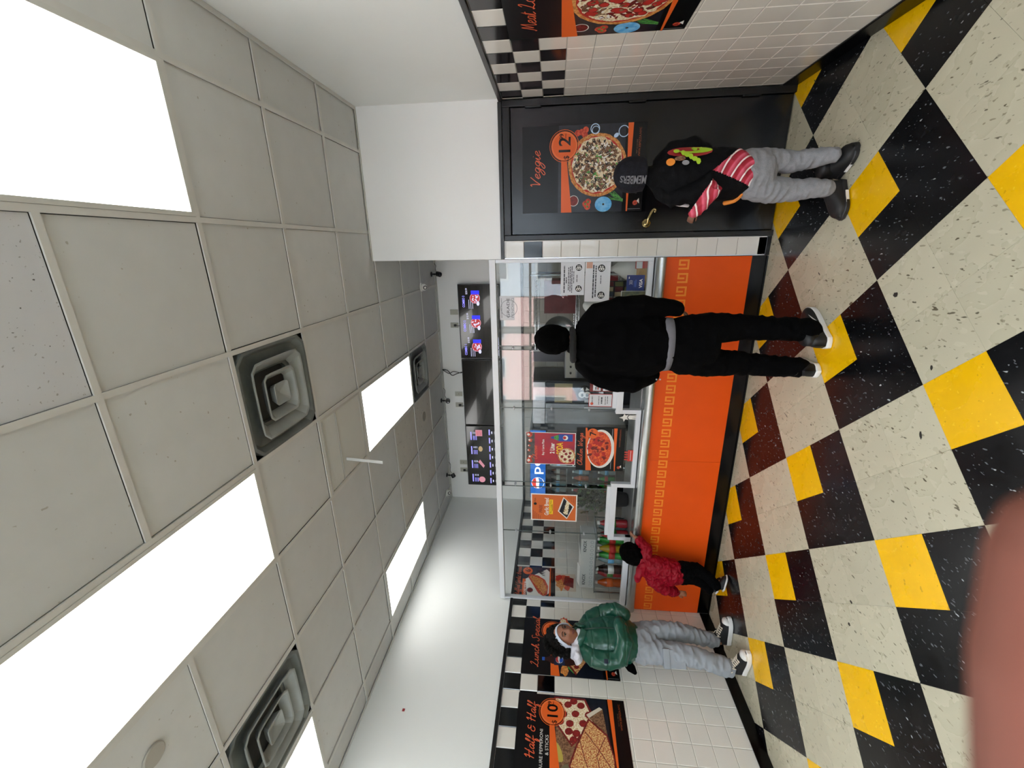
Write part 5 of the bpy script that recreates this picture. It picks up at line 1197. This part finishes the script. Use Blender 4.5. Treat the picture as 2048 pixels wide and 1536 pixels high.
part(man, 'hood_collar', crumple(MB().tube(smooth_curve([F(-.10, .03, 1.545), F(-.085, -.06, 1.56), F(.0, -.10, 1.565), F(.08, -.07, 1.565), F(.105, .02, 1.57)], 5), [.016]+[.022]*18+[.02, .016], 12), .004, 30), fab_col, smooth=True)
part(man, 'shirt_hem', MB().tube([F(.005, .0, .925), F(.005, 0, .96), F(.005, 0, 1.0)], [(.178, .125), (.182, .125), (.17, .115)], 28, None, F.r, round_=False), fab_gr, smooth=True)
for z in (.0, .045): part(man, 'snap', MB().ball(F(-.215+.0*z, -.075, 1.005-z*.5), .006, None, 8, 6), alu, smooth=True)
# trousers
mb = MB(); mb.tube([F(0, .0, .74), F(0, 0, .82), F(0, 0, .96)], [(.185, .135), (.195, .14), (.165, .115)], 24, None, F.r)
mb.tube([F(.09, 0, .84), F(.115, .01, .66), F(.118, .02, .48), F(.115, .0, .28), F(.112, -.03, .10)], [.108, .098, .082, .074, .072], 20)
mb.tube([F(-.09, 0, .84), F(-.115, .01, .66), F(-.125, .015, .48), F(-.135, .0, .28), F(-.14, -.02, .10)], [.108, .098, .08, .068, .064], 20)
cloth(man, 'trousers', mb, fab_k2, .008, 3, wrinkle(.008, 10, (1, 1, 1.6), 5))
# beanie
mb = MB().ball(F(.034, .012, 1.705), (.100, .116, .118), None, 28, 20)
mb.tube([F(.034, .014, 1.66), F(.034, .012, 1.71)], [(.094, .110), (.099, .114)], 26, None, F.r)
cloth(man, 'beanie', mb, knit, .005, 3, wrinkle(.004, 22, (1, 1, .3), 1))
part(man, 'beanie_cuff', MB().tube([F(.03, .015, 1.645), F(.031, .014, 1.67), F(.032, .013, 1.70)], [(.094, .112), (.101, .117), (.10, .115)], 26, None, F.r, round_=False), knit, smooth=True)
s1, f1 = shoe(man, (-.615, 2.675), (-.43, 2.965), .115, .085, .034, up_k, sole_w, name='shoe'); s2, f2 = shoe(man, (-.785, 2.715), (-.82, 3.02), .11, .085, .034, up_k, sole_w, name='shoe')
heel, ax, sd, up, L, H, W_, so_ = f1; P = Print(heel+ax*L*.36+sd*(W_(.5)*1.0+.0025)+up*(so_+.008), -ax if False else ax, up)
# white tick-shaped mark on the outer side of the right shoe
sw = MB(); pts = [(.0, .035), (.02, .012), (.06, .008), (.13, .045), (.06, .026), (.03, .026)]
sv = []
for a, b in pts:
    t_ = .30+a/L; sv.append(heel+ax*L*t_+sd*(W_(t_)*.985*(1-.35*(b/.09)**2)+.003)+up*(so_+b))
sw.add(sv, [(0, 1, 5), (1, 2, 4, 5), (2, 3, 4)]); part(s1, 'side_mark', sw, sole_w, world=False)

# ---- child in cap with printed jacket, grey sweatpants
F = Frame((.385, 2.87, 0), (-.15, 1, 0))
kid = thing('person', 'child in dark cap, grey sweatpants and red-waved jacket facing the black door', 'person', (.385, 2.87, 0))
mb = MB(); head(mb, F(.02, .01, 1.235), F, .86, 0, -.3)
mb.tube([F(.01, 0, 1.06), F(.015, 0, 1.12), F(.02, .005, 1.18)], [(.07, .06), (.045, .045), (.042, .045)], 14, None, F.r)
mb.tube([F(0, 0, .58), F(0, 0, .75), F(0, 0, .95), F(0, 0, 1.06)], [(.10, .08), (.10, .08), (.12, .08), (.09, .06)], 16, None, F.r)
for sg in (-1, 1): mb.tube([F(sg*.06, 0, .6), F(sg*.075, .01, .35), F(.08 if sg > 0 else -.095, .0, .1)], [.055, .036, .024], 12)
mb.tube([F(-.11, 0, 1.02), F(-.115, -.06, .90), F(-.075, -.115, .81), F(-.15, -.08, .825), F(-.21, -.05, .865)], [.026, .026, .024, .024, .022], 10); hand(mb, F(-.215, -.045, .868), -F.r+V((0, 0, .28))+F.f*.3, F.f-V((0, 0, .4)), .52, .75, None, 1)
mb.tube([F(.11, 0, 1.02), F(.155, .01, .88), F(.14, .045, .815), F(.06, .12, .82)], [.026, .026, .024, .022], 10); hand(mb, F(.05, .13, .82), F.f-F.r*.5, V((0, 0, -1)), .5, .5, None, -1)
cloth(kid, 'body', mb, skin_d, .0045, 2)
def wave_mat(name, zs):
    m = bpy.data.materials.new(name); m.use_nodes = True; nt = m.node_tree; b = nt.nodes['Principled BSDF']; b.inputs['Roughness'].default_value = .6
    tc = nt.nodes.new('ShaderNodeTexCoord'); wv = nt.nodes.new('ShaderNodeTexWave'); wv.wave_type = 'RINGS'; wv.rings_direction = 'SPHERICAL'
    mp = nt.nodes.new('ShaderNodeMapping'); mp.inputs['Location'].default_value = zs; nt.links.new(tc.outputs['Object'], mp.inputs[0]); nt.links.new(mp.outputs[0], wv.inputs[0])
    wv.inputs['Scale'].default_value = 5.2; wv.inputs['Distortion'].default_value = .8; wv.inputs['Detail'].default_value = 0; wv.wave_profile = 'SAW'
    r = nt.nodes.new('ShaderNodeValToRGB'); els = r.color_ramp.elements; els[0].position = 0; els[0].color = lin('#e9dede'); els[1].position = 1; els[1].color = lin('#8c0f26')
    e = els.new(.13); e.color = lin('#e9dede'); e = els.new(.16); e.color = lin('#a31530'); e = els.new(.5); e.color = lin('#d8607a'); e = els.new(.62); e.color = lin('#b01a35')
    nt.links.new(wv.outputs['Color'], r.inputs[0]); nt.links.new(r.outputs[0], b.inputs['Base Color']); return m
wave = wave_mat('red white waves', (-.30, -2.75, -.52)); jblk = mat('jacket navy black', '#040508', .8, spec=.15, noise_amt=.25, nscale=60, bump=.2, bscale=200)
mb = MB(); mb.tube([F(.0, 0, .575), F(0, 0, .62), F(0, 0, .75), F(0, 0, .9), F(0, 0, 1.02), F(.005, 0, 1.09), F(.01, 0, 1.115)], [(.12, .105), (.14, .12), (.15, .125), (.15, .12), (.13, .105), (.085, .075), (.055, .055)], 26, None, F.r)
sl_ = MB().tube([F(-.075, 0, 1.055), F(-.125, -.02, .99), F(-.11, -.08, .88), F(-.065, -.125, .80), F(-.095, -.115, .79), F(-.15, -.085, .82), F(-.21, -.05, .862)], [.05, .056, .056, .056, .054, .05, .04], 16)
mb.tube([F(.08, 0, 1.06), F(.14, 0, 1.0), F(.165, 0, .88), F(.15, .04, .80), F(.08, .12, .82)], [.05, .055, .052, .048, .038], 16)
me = fuse(mb, .006, 3, wrinkle(.006, 14, (1, 1, 1), 4), 'jacket'); me.materials.append(jblk); me.materials.append(wave)
for p in me.polygons:
    c = p.center; q = c-F.o; a, b_ = q.dot(F.r), q.dot(F.f); z = c.z
    if z < .80-1.19*(a+.01) and a > -.01-.36*(.80-z): p.material_index = 1
kj = link('jacket', me, kid)
me = fuse(sl_, .005, 2, wrinkle(.007, 16, (1, 1, 1), 7), 'sleeve'); me.materials.append(jblk); me.materials.append(wave)
for p in me.polygons:
    q = p.center-F.o
    if q.dot(F.r) < -.065-1.0*(q.z-.80)*.35 and q.z < .81+.55*(-.06-q.dot(F.r)) and q.dot(F.r) < -.06: p.material_index = 1
link('sleeve', me, kid)
part(kid, 'jacket_trim', MB().tube(smooth_curve([F(-.12, -.03, .60), F(-.145, .0, .62), F(-.15, .04, .66)], 4), .014, 8), mat('orange trim', '#d9832c', .6), smooth=True)
part(kid, 'zipper', MB().box(0, 0, 0, 0, 0, 0) if False else MB().tube([F(-.14, .03, 1.0), F(-.155, .035, .93), F(-.16, .04, .88)], .01, 6), alu_w, smooth=True)
# printed patch on the back: abstract orange ball, red oval, lime lettering shapes
P = Print(F(0, -.13, .0), F.r, (0, 0, 1)); pm = MB()
def onback(poly, m, lift):
    out = []
    for a, z in poly:
        k = min(.98, abs(a)/.152); b_ = -.122*math.sqrt(max(0, 1-k*k))-.004-lift
        out.append(F(a, b_-(.004 if z < 1.0 else -.012*(z-1)/.05), z))
    pm.add([sum((V(o) for o in out), V((0, 0, 0)))/len(out)]+out, [(0, 1+(i+1) % len(out), 1+i) for i in range(len(out))], m)
ell = lambda ca, cz, ra, rz, n=16: [(ca+ra*math.cos(2*PI*k/n), cz+rz*math.sin(2*PI*k/n)) for k in range(n)]
lime = mat('lime print', '#a9d02c', .6); 
onback(ell(.105, .925, .036, .125), mat('red print', '#9c2026', .6), .003); onback(ell(.112, .90, .022, .10), lime, .0035); onback(ell(.118, .93, .014, .06), MATS['red print'], .0040)
onback(ell(.045, 1.035, .022, .024), mat('orange ball print', '#e08a2e', .6), .004); onback(ell(.06, .985, .014, .03), mush, .004); onback(ell(.035, .955, .014, .02), grey, .004)
for k, (a, z) in enumerate(((.11, 1.0), (.095, .965), (.08, .945), (.07, .925), (.055, .905), (.04, .885), (.12, .90), (.115, .86))): onback(ell(a, z, .015+.004*(k % 2), .013+.004*((k+1) % 2), 7), lime, .005+.0004*k)
part(kid, 'back_print', pm, None)
swt = mat('grey sweat fabric', '#84868c', .9, noise_amt=.10, nscale=50, bump=.25, bscale=220)
mb = MB(); mb.tube([F(0, 0, .50), F(0, 0, .56), F(0, 0, .64)], [(.135, .10), (.135, .105), (.12, .09)], 20, None, F.r)
mb.tube([F(.068, 0, .54), F(.07, .01, .42), F(.062, .015, .30), F(.075, .0, .20), F(.08, -.02, .115)], [.072, .066, .058, .052, .046], 18); mb.tube([F(-.068, 0, .54), F(-.09, .01, .42), F(-.095, .015, .30), F(-.09, .0, .20), F(-.095, -.005, .115)], [.078, .074, .064, .055, .046], 18)
cloth(kid, 'sweatpants', mb, swt, .006, 3, wrinkle(.006, 12, (1, 1, 1.8), 9))
capm = mat('cap cloth', '#0f111a', .8, spec=.3, noise_amt=.5, nscale=70, bump=.2, bscale=200)
cc_ = F(.02, .01, 1.235)
mb = MB().ball(cc_+V((0, 0, .0)), (.101, .109, .105), None, 28, 20); mb.tube([cc_+V((0, 0, -.078)), cc_+V((0, 0, -.03)), cc_+V((0, 0, .01))], [(.093, .10), (.10, .108), (.099, .106)], 28, None, F.r, round_=False)
cap = cloth(kid, 'cap', mb, capm, .005, 4, wrinkle(.0025, 20, (1, 1, 1), 3))
part(kid, 'cap_brim', MB().tube([cc_+F.f*.09+V((0, 0, -.045)), cc_+F.f*.13-F.r*.01+V((0, 0, -.055)), cc_+F.f*.165-F.r*.02+V((0, 0, -.07))], [(.075, .008), (.072, .007), (.05, .005)], 18, None, F.r), capm, smooth=True)
tm = MB(); vs, fs = text_polys('MEMBERS', .02); wv_ = max(v[0] for v in vs); out = []
for x, y in vs:   # lettering runs up the cap's left panel, wrapped on its surface
    z = -.075+x/wv_*.15; g = -.62-y*.60     # angle round the cap, from the back towards the left
    ang = -PI/2+g+.25; rr_ = .1085*(1 if z < .0 else math.sqrt(max(.05, 1-(z/.112)**2)))
    out.append(cc_+F.r*rr_*.97*math.cos(ang)+F.f*rr_*1.06*math.sin(ang)+V((0, 0, z)))
tm.add(out, [f[::-1] for f in fs]); part(kid, 'cap_lettering', tm, mat('grey lettering', '#6c6e74', .6))
for (h_, t_) in (((.37, 2.97), (.505, 2.815)), ((.335, 2.91), (.125, 2.815))):
    s_, f_ = shoe(kid, h_, t_, .112, .085, .028, up_k, mat('black sole', '#131316', .5), collar=.10)
    heel, ax, sd, up, L, H, W_, so_ = f_
    for sg in (-1, 1): part(s_, 'sole_flash', MB().obox(heel+ax*L*.55+sd*sg*(W_(.55)+.005)+up*.016, ax*L*.16, sd*.002, up*.008), sole_w, world=False)

# ---- girl in green puffer leaning on the left wall
F = Frame((-3.50, 3.03, 0), (1, -.06, 0))
girl = thing('person', 'girl in shiny green puffer jacket and grey cargo pants leaning on the left tiled wall', 'person', (-3.45, 3.03, 0))
mb = MB(); hc = F(.04, .065, 1.548); hr, hf, hu = head(mb, hc, F, 1.07, -.08, .22)
hr, hf, hu = hr, hf, hu
mb.tube([F(.0, -.02, 1.32), F(.0, -.005, 1.40), F(.015, .02, 1.48)], [(.08, .06), (.05, .05), (.048, .05)], 16, None, F.r)
mb.tube([F(0, -.02, .9), F(0, -.03, 1.05), F(0, -.04, 1.2), F(0, -.03, 1.33)], [(.14, .10), (.12, .09), (.15, .10), (.11, .07)], 18, None, F.r)
for sg in (-1, 1): mb.tube([F(sg*.09, -.01, .88), F(.15 if sg > 0 else -.11, .04, .5), F(.19 if sg > 0 else -.12, .0 if sg > 0 else -.07, .10)], [.08, .052, .036], 12)
mb.tube([F(-.15, -.02, 1.33), F(-.26, -.01, 1.08), F(-.12, .12, 1.0)], [.045, .038, .028], 10); hand(mb, F(-.12, .12, 1.0), F.r, -F.f, .8, .5, None, 1)
mb.tube([F(.15, -.02, 1.33), F(.22, .0, 1.08), F(.05, .15, 1.04)], [.045, .038, .028], 10); hand(mb, F(.04, .15, 1.04), -F.r, -F.f, .8, .5, None, -1)
cloth(girl, 'body', mb, skin_g, .0042, 1)
part(girl, 'eye', MB().ball(hc+hr*.0321+hf*.0805+hu*.0086, .0108, None, 14, 10).ball(hc-hr*.0321+hf*.0805+hu*.0086, .0108, None, 14, 10), mat('eye white', '#a89c92', .25), smooth=True)
part(girl, 'iris', MB().ball(hc+hr*.0332+hf*.0869+hu*.0070, .0066, None, 12, 8).ball(hc-hr*.0310+hf*.0869+hu*.0070, .0066, None, 12, 8), mat('iris dark', '#1c0f08', .15), smooth=True)
dk = mat('dark hair', '#040302', .8, spec=.2, noise_amt=.5, nscale=60, bump=.6, bscale=120)
for sg in (-1, 1):
    part(girl, 'eyebrow', MB().tube(smooth_curve([hc+hr*sg*.0171+hf*.0942+hu*.0321, hc+hr*sg*.0342+hf*.0899+hu*.0385, hc+hr*sg*.0514+hf*.0781+hu*.0321], 4), .0028, 6), dk, smooth=True)
    part(girl, 'eyelid', MB().tube(smooth_curve([hc+hr*sg*.0193+hf*.0899+hu*.0118, hc+hr*sg*.0321+hf*.0929+hu*.0155, hc+hr*sg*.0460+hf*.0845+hu*.0096], 4), .0030, 6), dk, smooth=True)
part(girl, 'lips', MB().tube(smooth_curve([hc-hr*.0225+hf*.0845-hu*.0615, hc+hf*.0979-hu*.0572, hc+hr*.0225+hf*.0845-hu*.0615], 5), [(.004, .0035)]*11, 8).tube(smooth_curve([hc-hr*.0203+hf*.0835-hu*.0647, hc+hf*.0979-hu*.0696, hc+hr*.0203+hf*.0835-hu*.0647], 5), [(.0045, .004)]*11, 8), mat('lips', '#6a342e', .4), smooth=True)
part(girl, 'earring', MB().ball(hc+hr*.0856-hf*.0032-hu*.0428, .005, None, 8, 6), mat('pearl', '#e8e6e0', .2), smooth=True)
# hair: cap of hair behind the band plus loose curls on the shoulder
mb = MB(); mb.ball(hc-hf*.045+hu*.05, (.105, .10, .12), None, 20, 16, (hr, hf, hu)); mb.ball(hc-hf*.085-hu*.01+hr*.03, (.10, .075, .13), None, 18, 12, (hr, hf, hu))
mb.ball(hc-hf*.095+hr*.07-hu*.06, (.055, .05, .09), None, 16, 12, (hr, hf, hu)); mb.ball(hc-hf*.09+hr*.10-hu*.11, (.05, .045, .06), None, 16, 12, (hr, hf, hu)); mb.ball(hc-hf*.06-hr*.06-hu*.06, (.04, .05, .09), None, 16, 12, (hr, hf, hu))
r_ = random.Random(4)
for _ in range(60):
    d_ = V((r_.gauss(0, 1), r_.gauss(0, 1), r_.gauss(0, 1))).normalized(); p = hc-hf*.06+hu*.03+hr*.03+hr*d_.x*.12+hu*d_.z*.15-hf*abs(d_.y)*.05
    mb.ball(p, r_.uniform(.018, .03), None, 8, 6)
cloth(girl, 'hair', mb, dk, .0055, 1, wrinkle(.012, 45, (1, 1, 1), 6))
band = MB(); n = 40; pts = []
for k in range(n):
    a = 2*PI*k/n; pts.append(hc+hr*.083*math.cos(a)+(hf*math.cos(.75)+hu*math.sin(.75)*-1+0*hf)*0+((hu*.80+hf*.34).normalized()*.108)*math.sin(a)+(-hu*.012-hf*.008)+(hf*.012 if math.sin(a) > 0 else -hf*.03*(-math.sin(a))))
vs = []
axis = (hf*.85-hu*.35).normalized()
for p in pts:
    rad_ = (p-hc).normalized()
    for (w, t_) in ((-.028, .008), (-.024, .014), (.024, .014), (.028, .008), (.024, .004), (-.024, .004)): vs.append(p+axis*w+rad_*t_)
band.add(vs, [(i*6+k, ((i+1) % n)*6+k, ((i+1) % n)*6+(k+1) % 6, i*6+(k+1) % 6) for i in range(n) for k in range(6)]); part(girl, 'headband', band, mat('pale blue cotton', '#c3cddd', .8, bump=.2, bscale=120), smooth=True)
grn = mat('green puffer shell', '#0a4838', .33, coat=.15, noise_amt=.12, nscale=14, bump=.12, bscale=30)
mb = MB()
mb.tube([F(0, .0, .93), F(0, .005, .97), F(0, .0, 1.08), F(0, -.01, 1.2), F(0, -.01, 1.31), F(0, -.005, 1.385), F(.005, .01, 1.425)], [(.17, .13), (.20, .155), (.215, .165), (.205, .16), (.18, .14), (.125, .11), (.085, .08)], 30, None, F.r)
sl1 = MB().tube([F(.12, -.01, 1.36), F(.195, .0, 1.29), F(.225, .02, 1.17), F(.22, .06, 1.07), F(.13, .155, 1.03), F(.02, .185, 1.05), F(-.02, .19, 1.055)], [.068, .078, .078, .076, .070, .060, .052], 20)
sl2 = MB().tube([F(-.12, -.01, 1.36), F(-.20, .0, 1.29), F(-.255, .03, 1.17), F(-.25, .08, 1.06), F(-.16, .14, .99)], [.068, .078, .078, .074, .062], 20)
def dg_(p, n):
    v = .006*math.cos((p.z+.02*math.sin(p.y*9))*2*PI/.105)
    return wrinkle(.009, 12, (1, 1, 1), 12)(p, n)*.7-.006*max(0, 1-abs(((p.z+.03*math.sin(p.y*7)) % .14)-.07)/.012)
cloth(girl, 'puffer_jacket', mb, grn, .007, 4, dg_); cloth(girl, 'sleeve', sl1, grn, .006, 3, dg_); cloth(girl, 'sleeve', sl2, grn, .006, 3, dg_)
part(girl, 'cuff', MB().tube([F(-.02, .19, 1.055), F(-.045, .19, 1.057)], .044, 18), mat('dark zip', '#06251c', .5), smooth=True)
part(girl, 'collar', crumple(MB().tube(smooth_curve([F(-.03, .105, 1.385), F(-.095, .05, 1.42), F(-.10, -.04, 1.44), F(0, -.085, 1.45), F(.10, -.03, 1.44), F(.09, .06, 1.415), F(.02, .115, 1.375)], 5), [(.034, .014)]*31, 12, None, (0, 0, 1)), .006, 20), grn, smooth=True)
hood = mat('white hood jersey', '#cfcfd8', .85, bump=.2, bscale=200)
mb = MB().tube(smooth_curve([F(.02, .10, 1.43), F(.09, .04, 1.45), F(.13, -.05, 1.47), F(.06, -.12, 1.48), F(-.04, -.12, 1.47)], 5), [.022]*6+[.04]*9+[.035]*6, 14); mb.ball(F(.15, -.03, 1.435), (.085, .07, .042), None, 16, 10, (F.r, F.f, F.u))
cloth(girl, 'hood', mb, hood, .006, 3, wrinkle(.012, 16, (1, 1, 1), 8))
part(girl, 'zipper', MB().tube(smooth_curve([F(.005, .115, 1.37), F(.02, .16, 1.28), F(.03, .185, 1.18), F(.035, .19, 1.1)], 4), .005, 6), mat('dark zip', '#06251c', .5), smooth=True)
part(girl, 'sleeve_patch', MB().obox(F(.275, .085, 1.20), F.r*.016-F.f*.006, F.r*.003+F.f*.005, (0, 0, .016)), mat('navy patch', '#16213a', .6))
part(girl, 'black_bag', crumple(MB().tube([F(.16, -.06, 1.0), F(.215, -.07, .965), F(.25, -.07, .935)], [(.03, .04), (.028, .04), (.010, .02)], 14), .006, 20), fab_k, smooth=True)
crg = mat('grey cargo cotton', '#8b9096', .8, noise_amt=.05, nscale=12, bump=.12, bscale=240)
mb = MB(); mb.tube([F(0, -.01, .80), F(0, -.01, .88), F(0, -.01, .97)], [(.185, .125), (.185, .125), (.15, .10)], 24, None, F.r)
mb.tube([F(.09, -.01, .85), F(.11, .02, .68), F(.10, .06, .50), F(.06, .05, .32), F(.0-.06, .0, .20)], [.105, .095, .078, .068, .062], 20) if False else None
mb.tube([F(-.085, -.01, .85), F(-.09, .03, .68), F(-.095, .045, .50), F(-.095, .0, .33), F(-.105, -.05, .17)], [.102, .092, .078, .068, .064], 20)
mb.tube([F(.085, -.01, .85), F(.11, .03, .68), F(.14, .06, .50), F(.165, .04, .33), F(.185, .0, .15)], [.104, .094, .082, .076, .074], 20)
cloth(girl, 'cargo_pants', mb, crg, .007, 3, wrinkle(.012, 11, (1, 1, 1.7), 3))
part(girl, 'cargo_pocket', crumple(MB().obox(F(.195, .07, .60), F.r*.05-F.f*.05, F.r*.012+F.f*.012, (0, 0, .085)), .004, 20), crg, bevel=.006); part(girl, 'pocket_flap', MB().obox(F(.20, .075, .675), F.r*.054-F.f*.054, F.r*.014+F.f*.014, (0, 0, .028)), crg, bevel=.005)
canvas = mat('black canvas', '#101114', .8, bump=.15, bscale=300); lace_m = mat('cream laces', '#d8cfbd', .8)
for h_, t_ in (((-3.60, 3.155), (-3.335, 3.20)), ((-3.555, 2.845), (-3.285, 2.81))):
    s_, f_ = shoe(girl, h_, t_, .105, .09, .042, canvas, sole_w, collar=.14, name='high_top_shoe'); laces(s_, f_, lace_m, 6, .28, .66, .0045, True)
    heel, ax, sd, up, L, H, W_, so_ = f_; part(s_, 'toe_cap', MB().ball(heel+ax*L*.86+up*(so_+.006), (L*.13, W_(.84)*1.02, .036), None, 18, 10, (ax, sd, up)), sole_w, smooth=True, world=False)

# ---- toddler in red jacket reaching for the counter
F = Frame((-3.02, 3.40, 0), (.45, .85, 0))
tod = thing('person', 'small child in red puffer jacket and black beanie clinging to the counter edge', 'person', (-3.02, 3.40, 0))
mb = MB(); th_ = V((-2.865, 3.475, .905)); head(mb, th_, F, .80, .15, .3)
mb.tube([V((-2.95, 3.43, .76)), V((-2.90, 3.45, .84))], [.045, .04], 12); mb.tube([V((-3.03, 3.42, .42)), V((-3.0, 3.41, .6)), V((-2.93, 3.43, .76))], [(.085, .07), (.085, .07), (.075, .06)], 16, None, F.r)
mb.tube([V((-2.87, 3.43, .77)), V((-2.78, 3.49, .80)), V((-2.745, 3.54, .865))], [.03, .027, .02], 10); hand(mb, (-2.745, 3.555, .875), (.1, .6, .5), (0, .5, -1), .5, .8, None, 1)
mb.tube([V((-3.02, 3.38, .75)), V((-3.17, 3.36, .62)), V((-3.245, 3.39, .44))], [.03, .027, .02], 10); hand(mb, (-3.25, 3.385, .45), (-.1, .0, -1), (-.6, .8, 0), .66, .35, None, -1)
for q in ([V((-3.06, 3.41, .44)), V((-3.10, 3.44, .27)), V((-3.215, 3.42, .13))], [V((-2.99, 3.40, .44)), V((-3.0, 3.42, .26)), V((-3.09, 3.36, .12))]): mb.tube(q, [.045, .032, .02], 12)
cloth(tod, 'body', mb, skin_g, .003, 1)
rj = mat('red puffer shell', '#84031a', .5, spec=.2, noise_amt=.1, nscale=20, bump=.2, bscale=60)
mb = MB(); mb.tube([V((-3.03, 3.415, .475)), V((-3.03, 3.41, .52)), V((-3.0, 3.40, .63)), V((-2.955, 3.41, .74)), V((-2.92, 3.43, .81))], [(.125, .105), (.14, .12), (.14, .115), (.115, .095), (.075, .07)], 24, None, F.r)
mb.tube([V((-2.88, 3.43, .77)), V((-2.80, 3.46, .775)), V((-2.765, 3.52, .83))], [.058, .054, .042], 14); mb.tube([V((-3.0, 3.385, .76)), V((-3.10, 3.36, .70)), V((-3.185, 3.355, .59)), V((-3.24, 3.385, .475))], [.056, .06, .056, .043], 16)
cloth(tod, 'puffer_jacket', mb, rj, .005, 3, lambda p, n: wrinkle(.010, 24, (1, 1, 1.4), 2)(p, n)+.004*math.sin(p.z*70+p.x*20))
mb = MB().tube(smooth_curve([V((-2.98, 3.38, .83)), V((-3.04, 3.36, .845)), V((-3.09, 3.37, .85))], 4), [(.045, .03)]*9, 12); mb.tube([V((-3.02, 3.37, .80)), V((-2.93, 3.36, .80))], [.035, .04], 12)
cloth(tod, 'hood', mb, rj, .005, 3, wrinkle(.006, 22, (1, 1, 1), 5))
mb = MB().ball(th_+V((.0, -.01, .015)), (.092, .10, .10), None, 24, 16); mb.tube([th_+V((-.04, -.02, -.09)), th_+V((-.025, -.018, -.03)), th_+V((-.01, -.012, .02))], [(.08, .088), (.092, .10), (.09, .098)], 24, None, F.r)
cloth(tod, 'beanie', mb, knit, .005, 3, wrinkle(.004, 30, (1, 1, 1), 7))
mb = MB(); mb.tube([V((-3.03, 3.42, .40)), V((-3.03, 3.41, .50))], [(.125, .10), (.12, .095)], 20, None, F.r)
mb.tube([V((-3.07, 3.41, .42)), V((-3.11, 3.44, .30)), V((-3.16, 3.44, .21)), V((-3.215, 3.42, .145))], [.078, .06, .05, .046], 16); mb.tube([V((-2.985, 3.40, .42)), V((-2.99, 3.43, .29)), V((-3.04, 3.395, .19)), V((-3.10, 3.345, .12))], [.076, .06, .05, .046], 16)
cloth(tod, 'trousers', mb, fab_k2, .006, 3, wrinkle(.006, 16, (1, 1, 1.5), 1))
for k, (h_, t_, lf_, pt) in enumerate((((-3.245, 3.40), (-3.13, 3.50), .075, .45), ((-3.13, 3.315), (-3.03, 3.41), .055, .38))):
    s_, f_ = shoe(tod, h_, t_, .075, .055, .018, up_k, sole_w, lift=lf_, pitch=pt, collar=.07)
    heel, ax, sd, up, L, H, W_, so_ = f_
    for q in range(4): part(s_, 'white_spot', MB().ball(heel+ax*L*(.06+.16*q)-sd*(W_(.06+.16*q)*.95)+up*(so_+.018+.012*(q % 2)), (.009, .004, .009), None, 10, 6, (ax, sd, up)), sole_w, smooth=True, world=False)

# ---- the photographer's fingertip at the lens
def wpt(x, y, d):   # point d metres from the lens along a picture position
    return cam.location+(rr*((1536-y-768)/FPX)+uu*(-(x-1024)/FPX)+fwd)*d
lens = V((0, 0, CAM_H))
ft = thing('fingertip', 'blurred fingertip of the person taking the picture, at the lower right edge', 'finger', lens+(rr*-.55+uu*-1.0+fwd)*.045)
a0 = lens+(rr*(-.60)+uu*(-1.20)+fwd*1.0)*.042
fm = MB()
fm.tube([lens+(rr*-1.55+uu*-1.455+fwd*.95)*.045, lens+(rr*-1.05+uu*-1.40+fwd)*.044, lens+(rr*-.72+uu*-1.385+fwd)*.044, lens+(rr*-.42+uu*-1.40+fwd)*.044], [.0092, .0092, .0090, .0080], 28)
cloth(ft, 'finger', fm, mat('finger skin', '#7c4638', .6), .0006, 3)
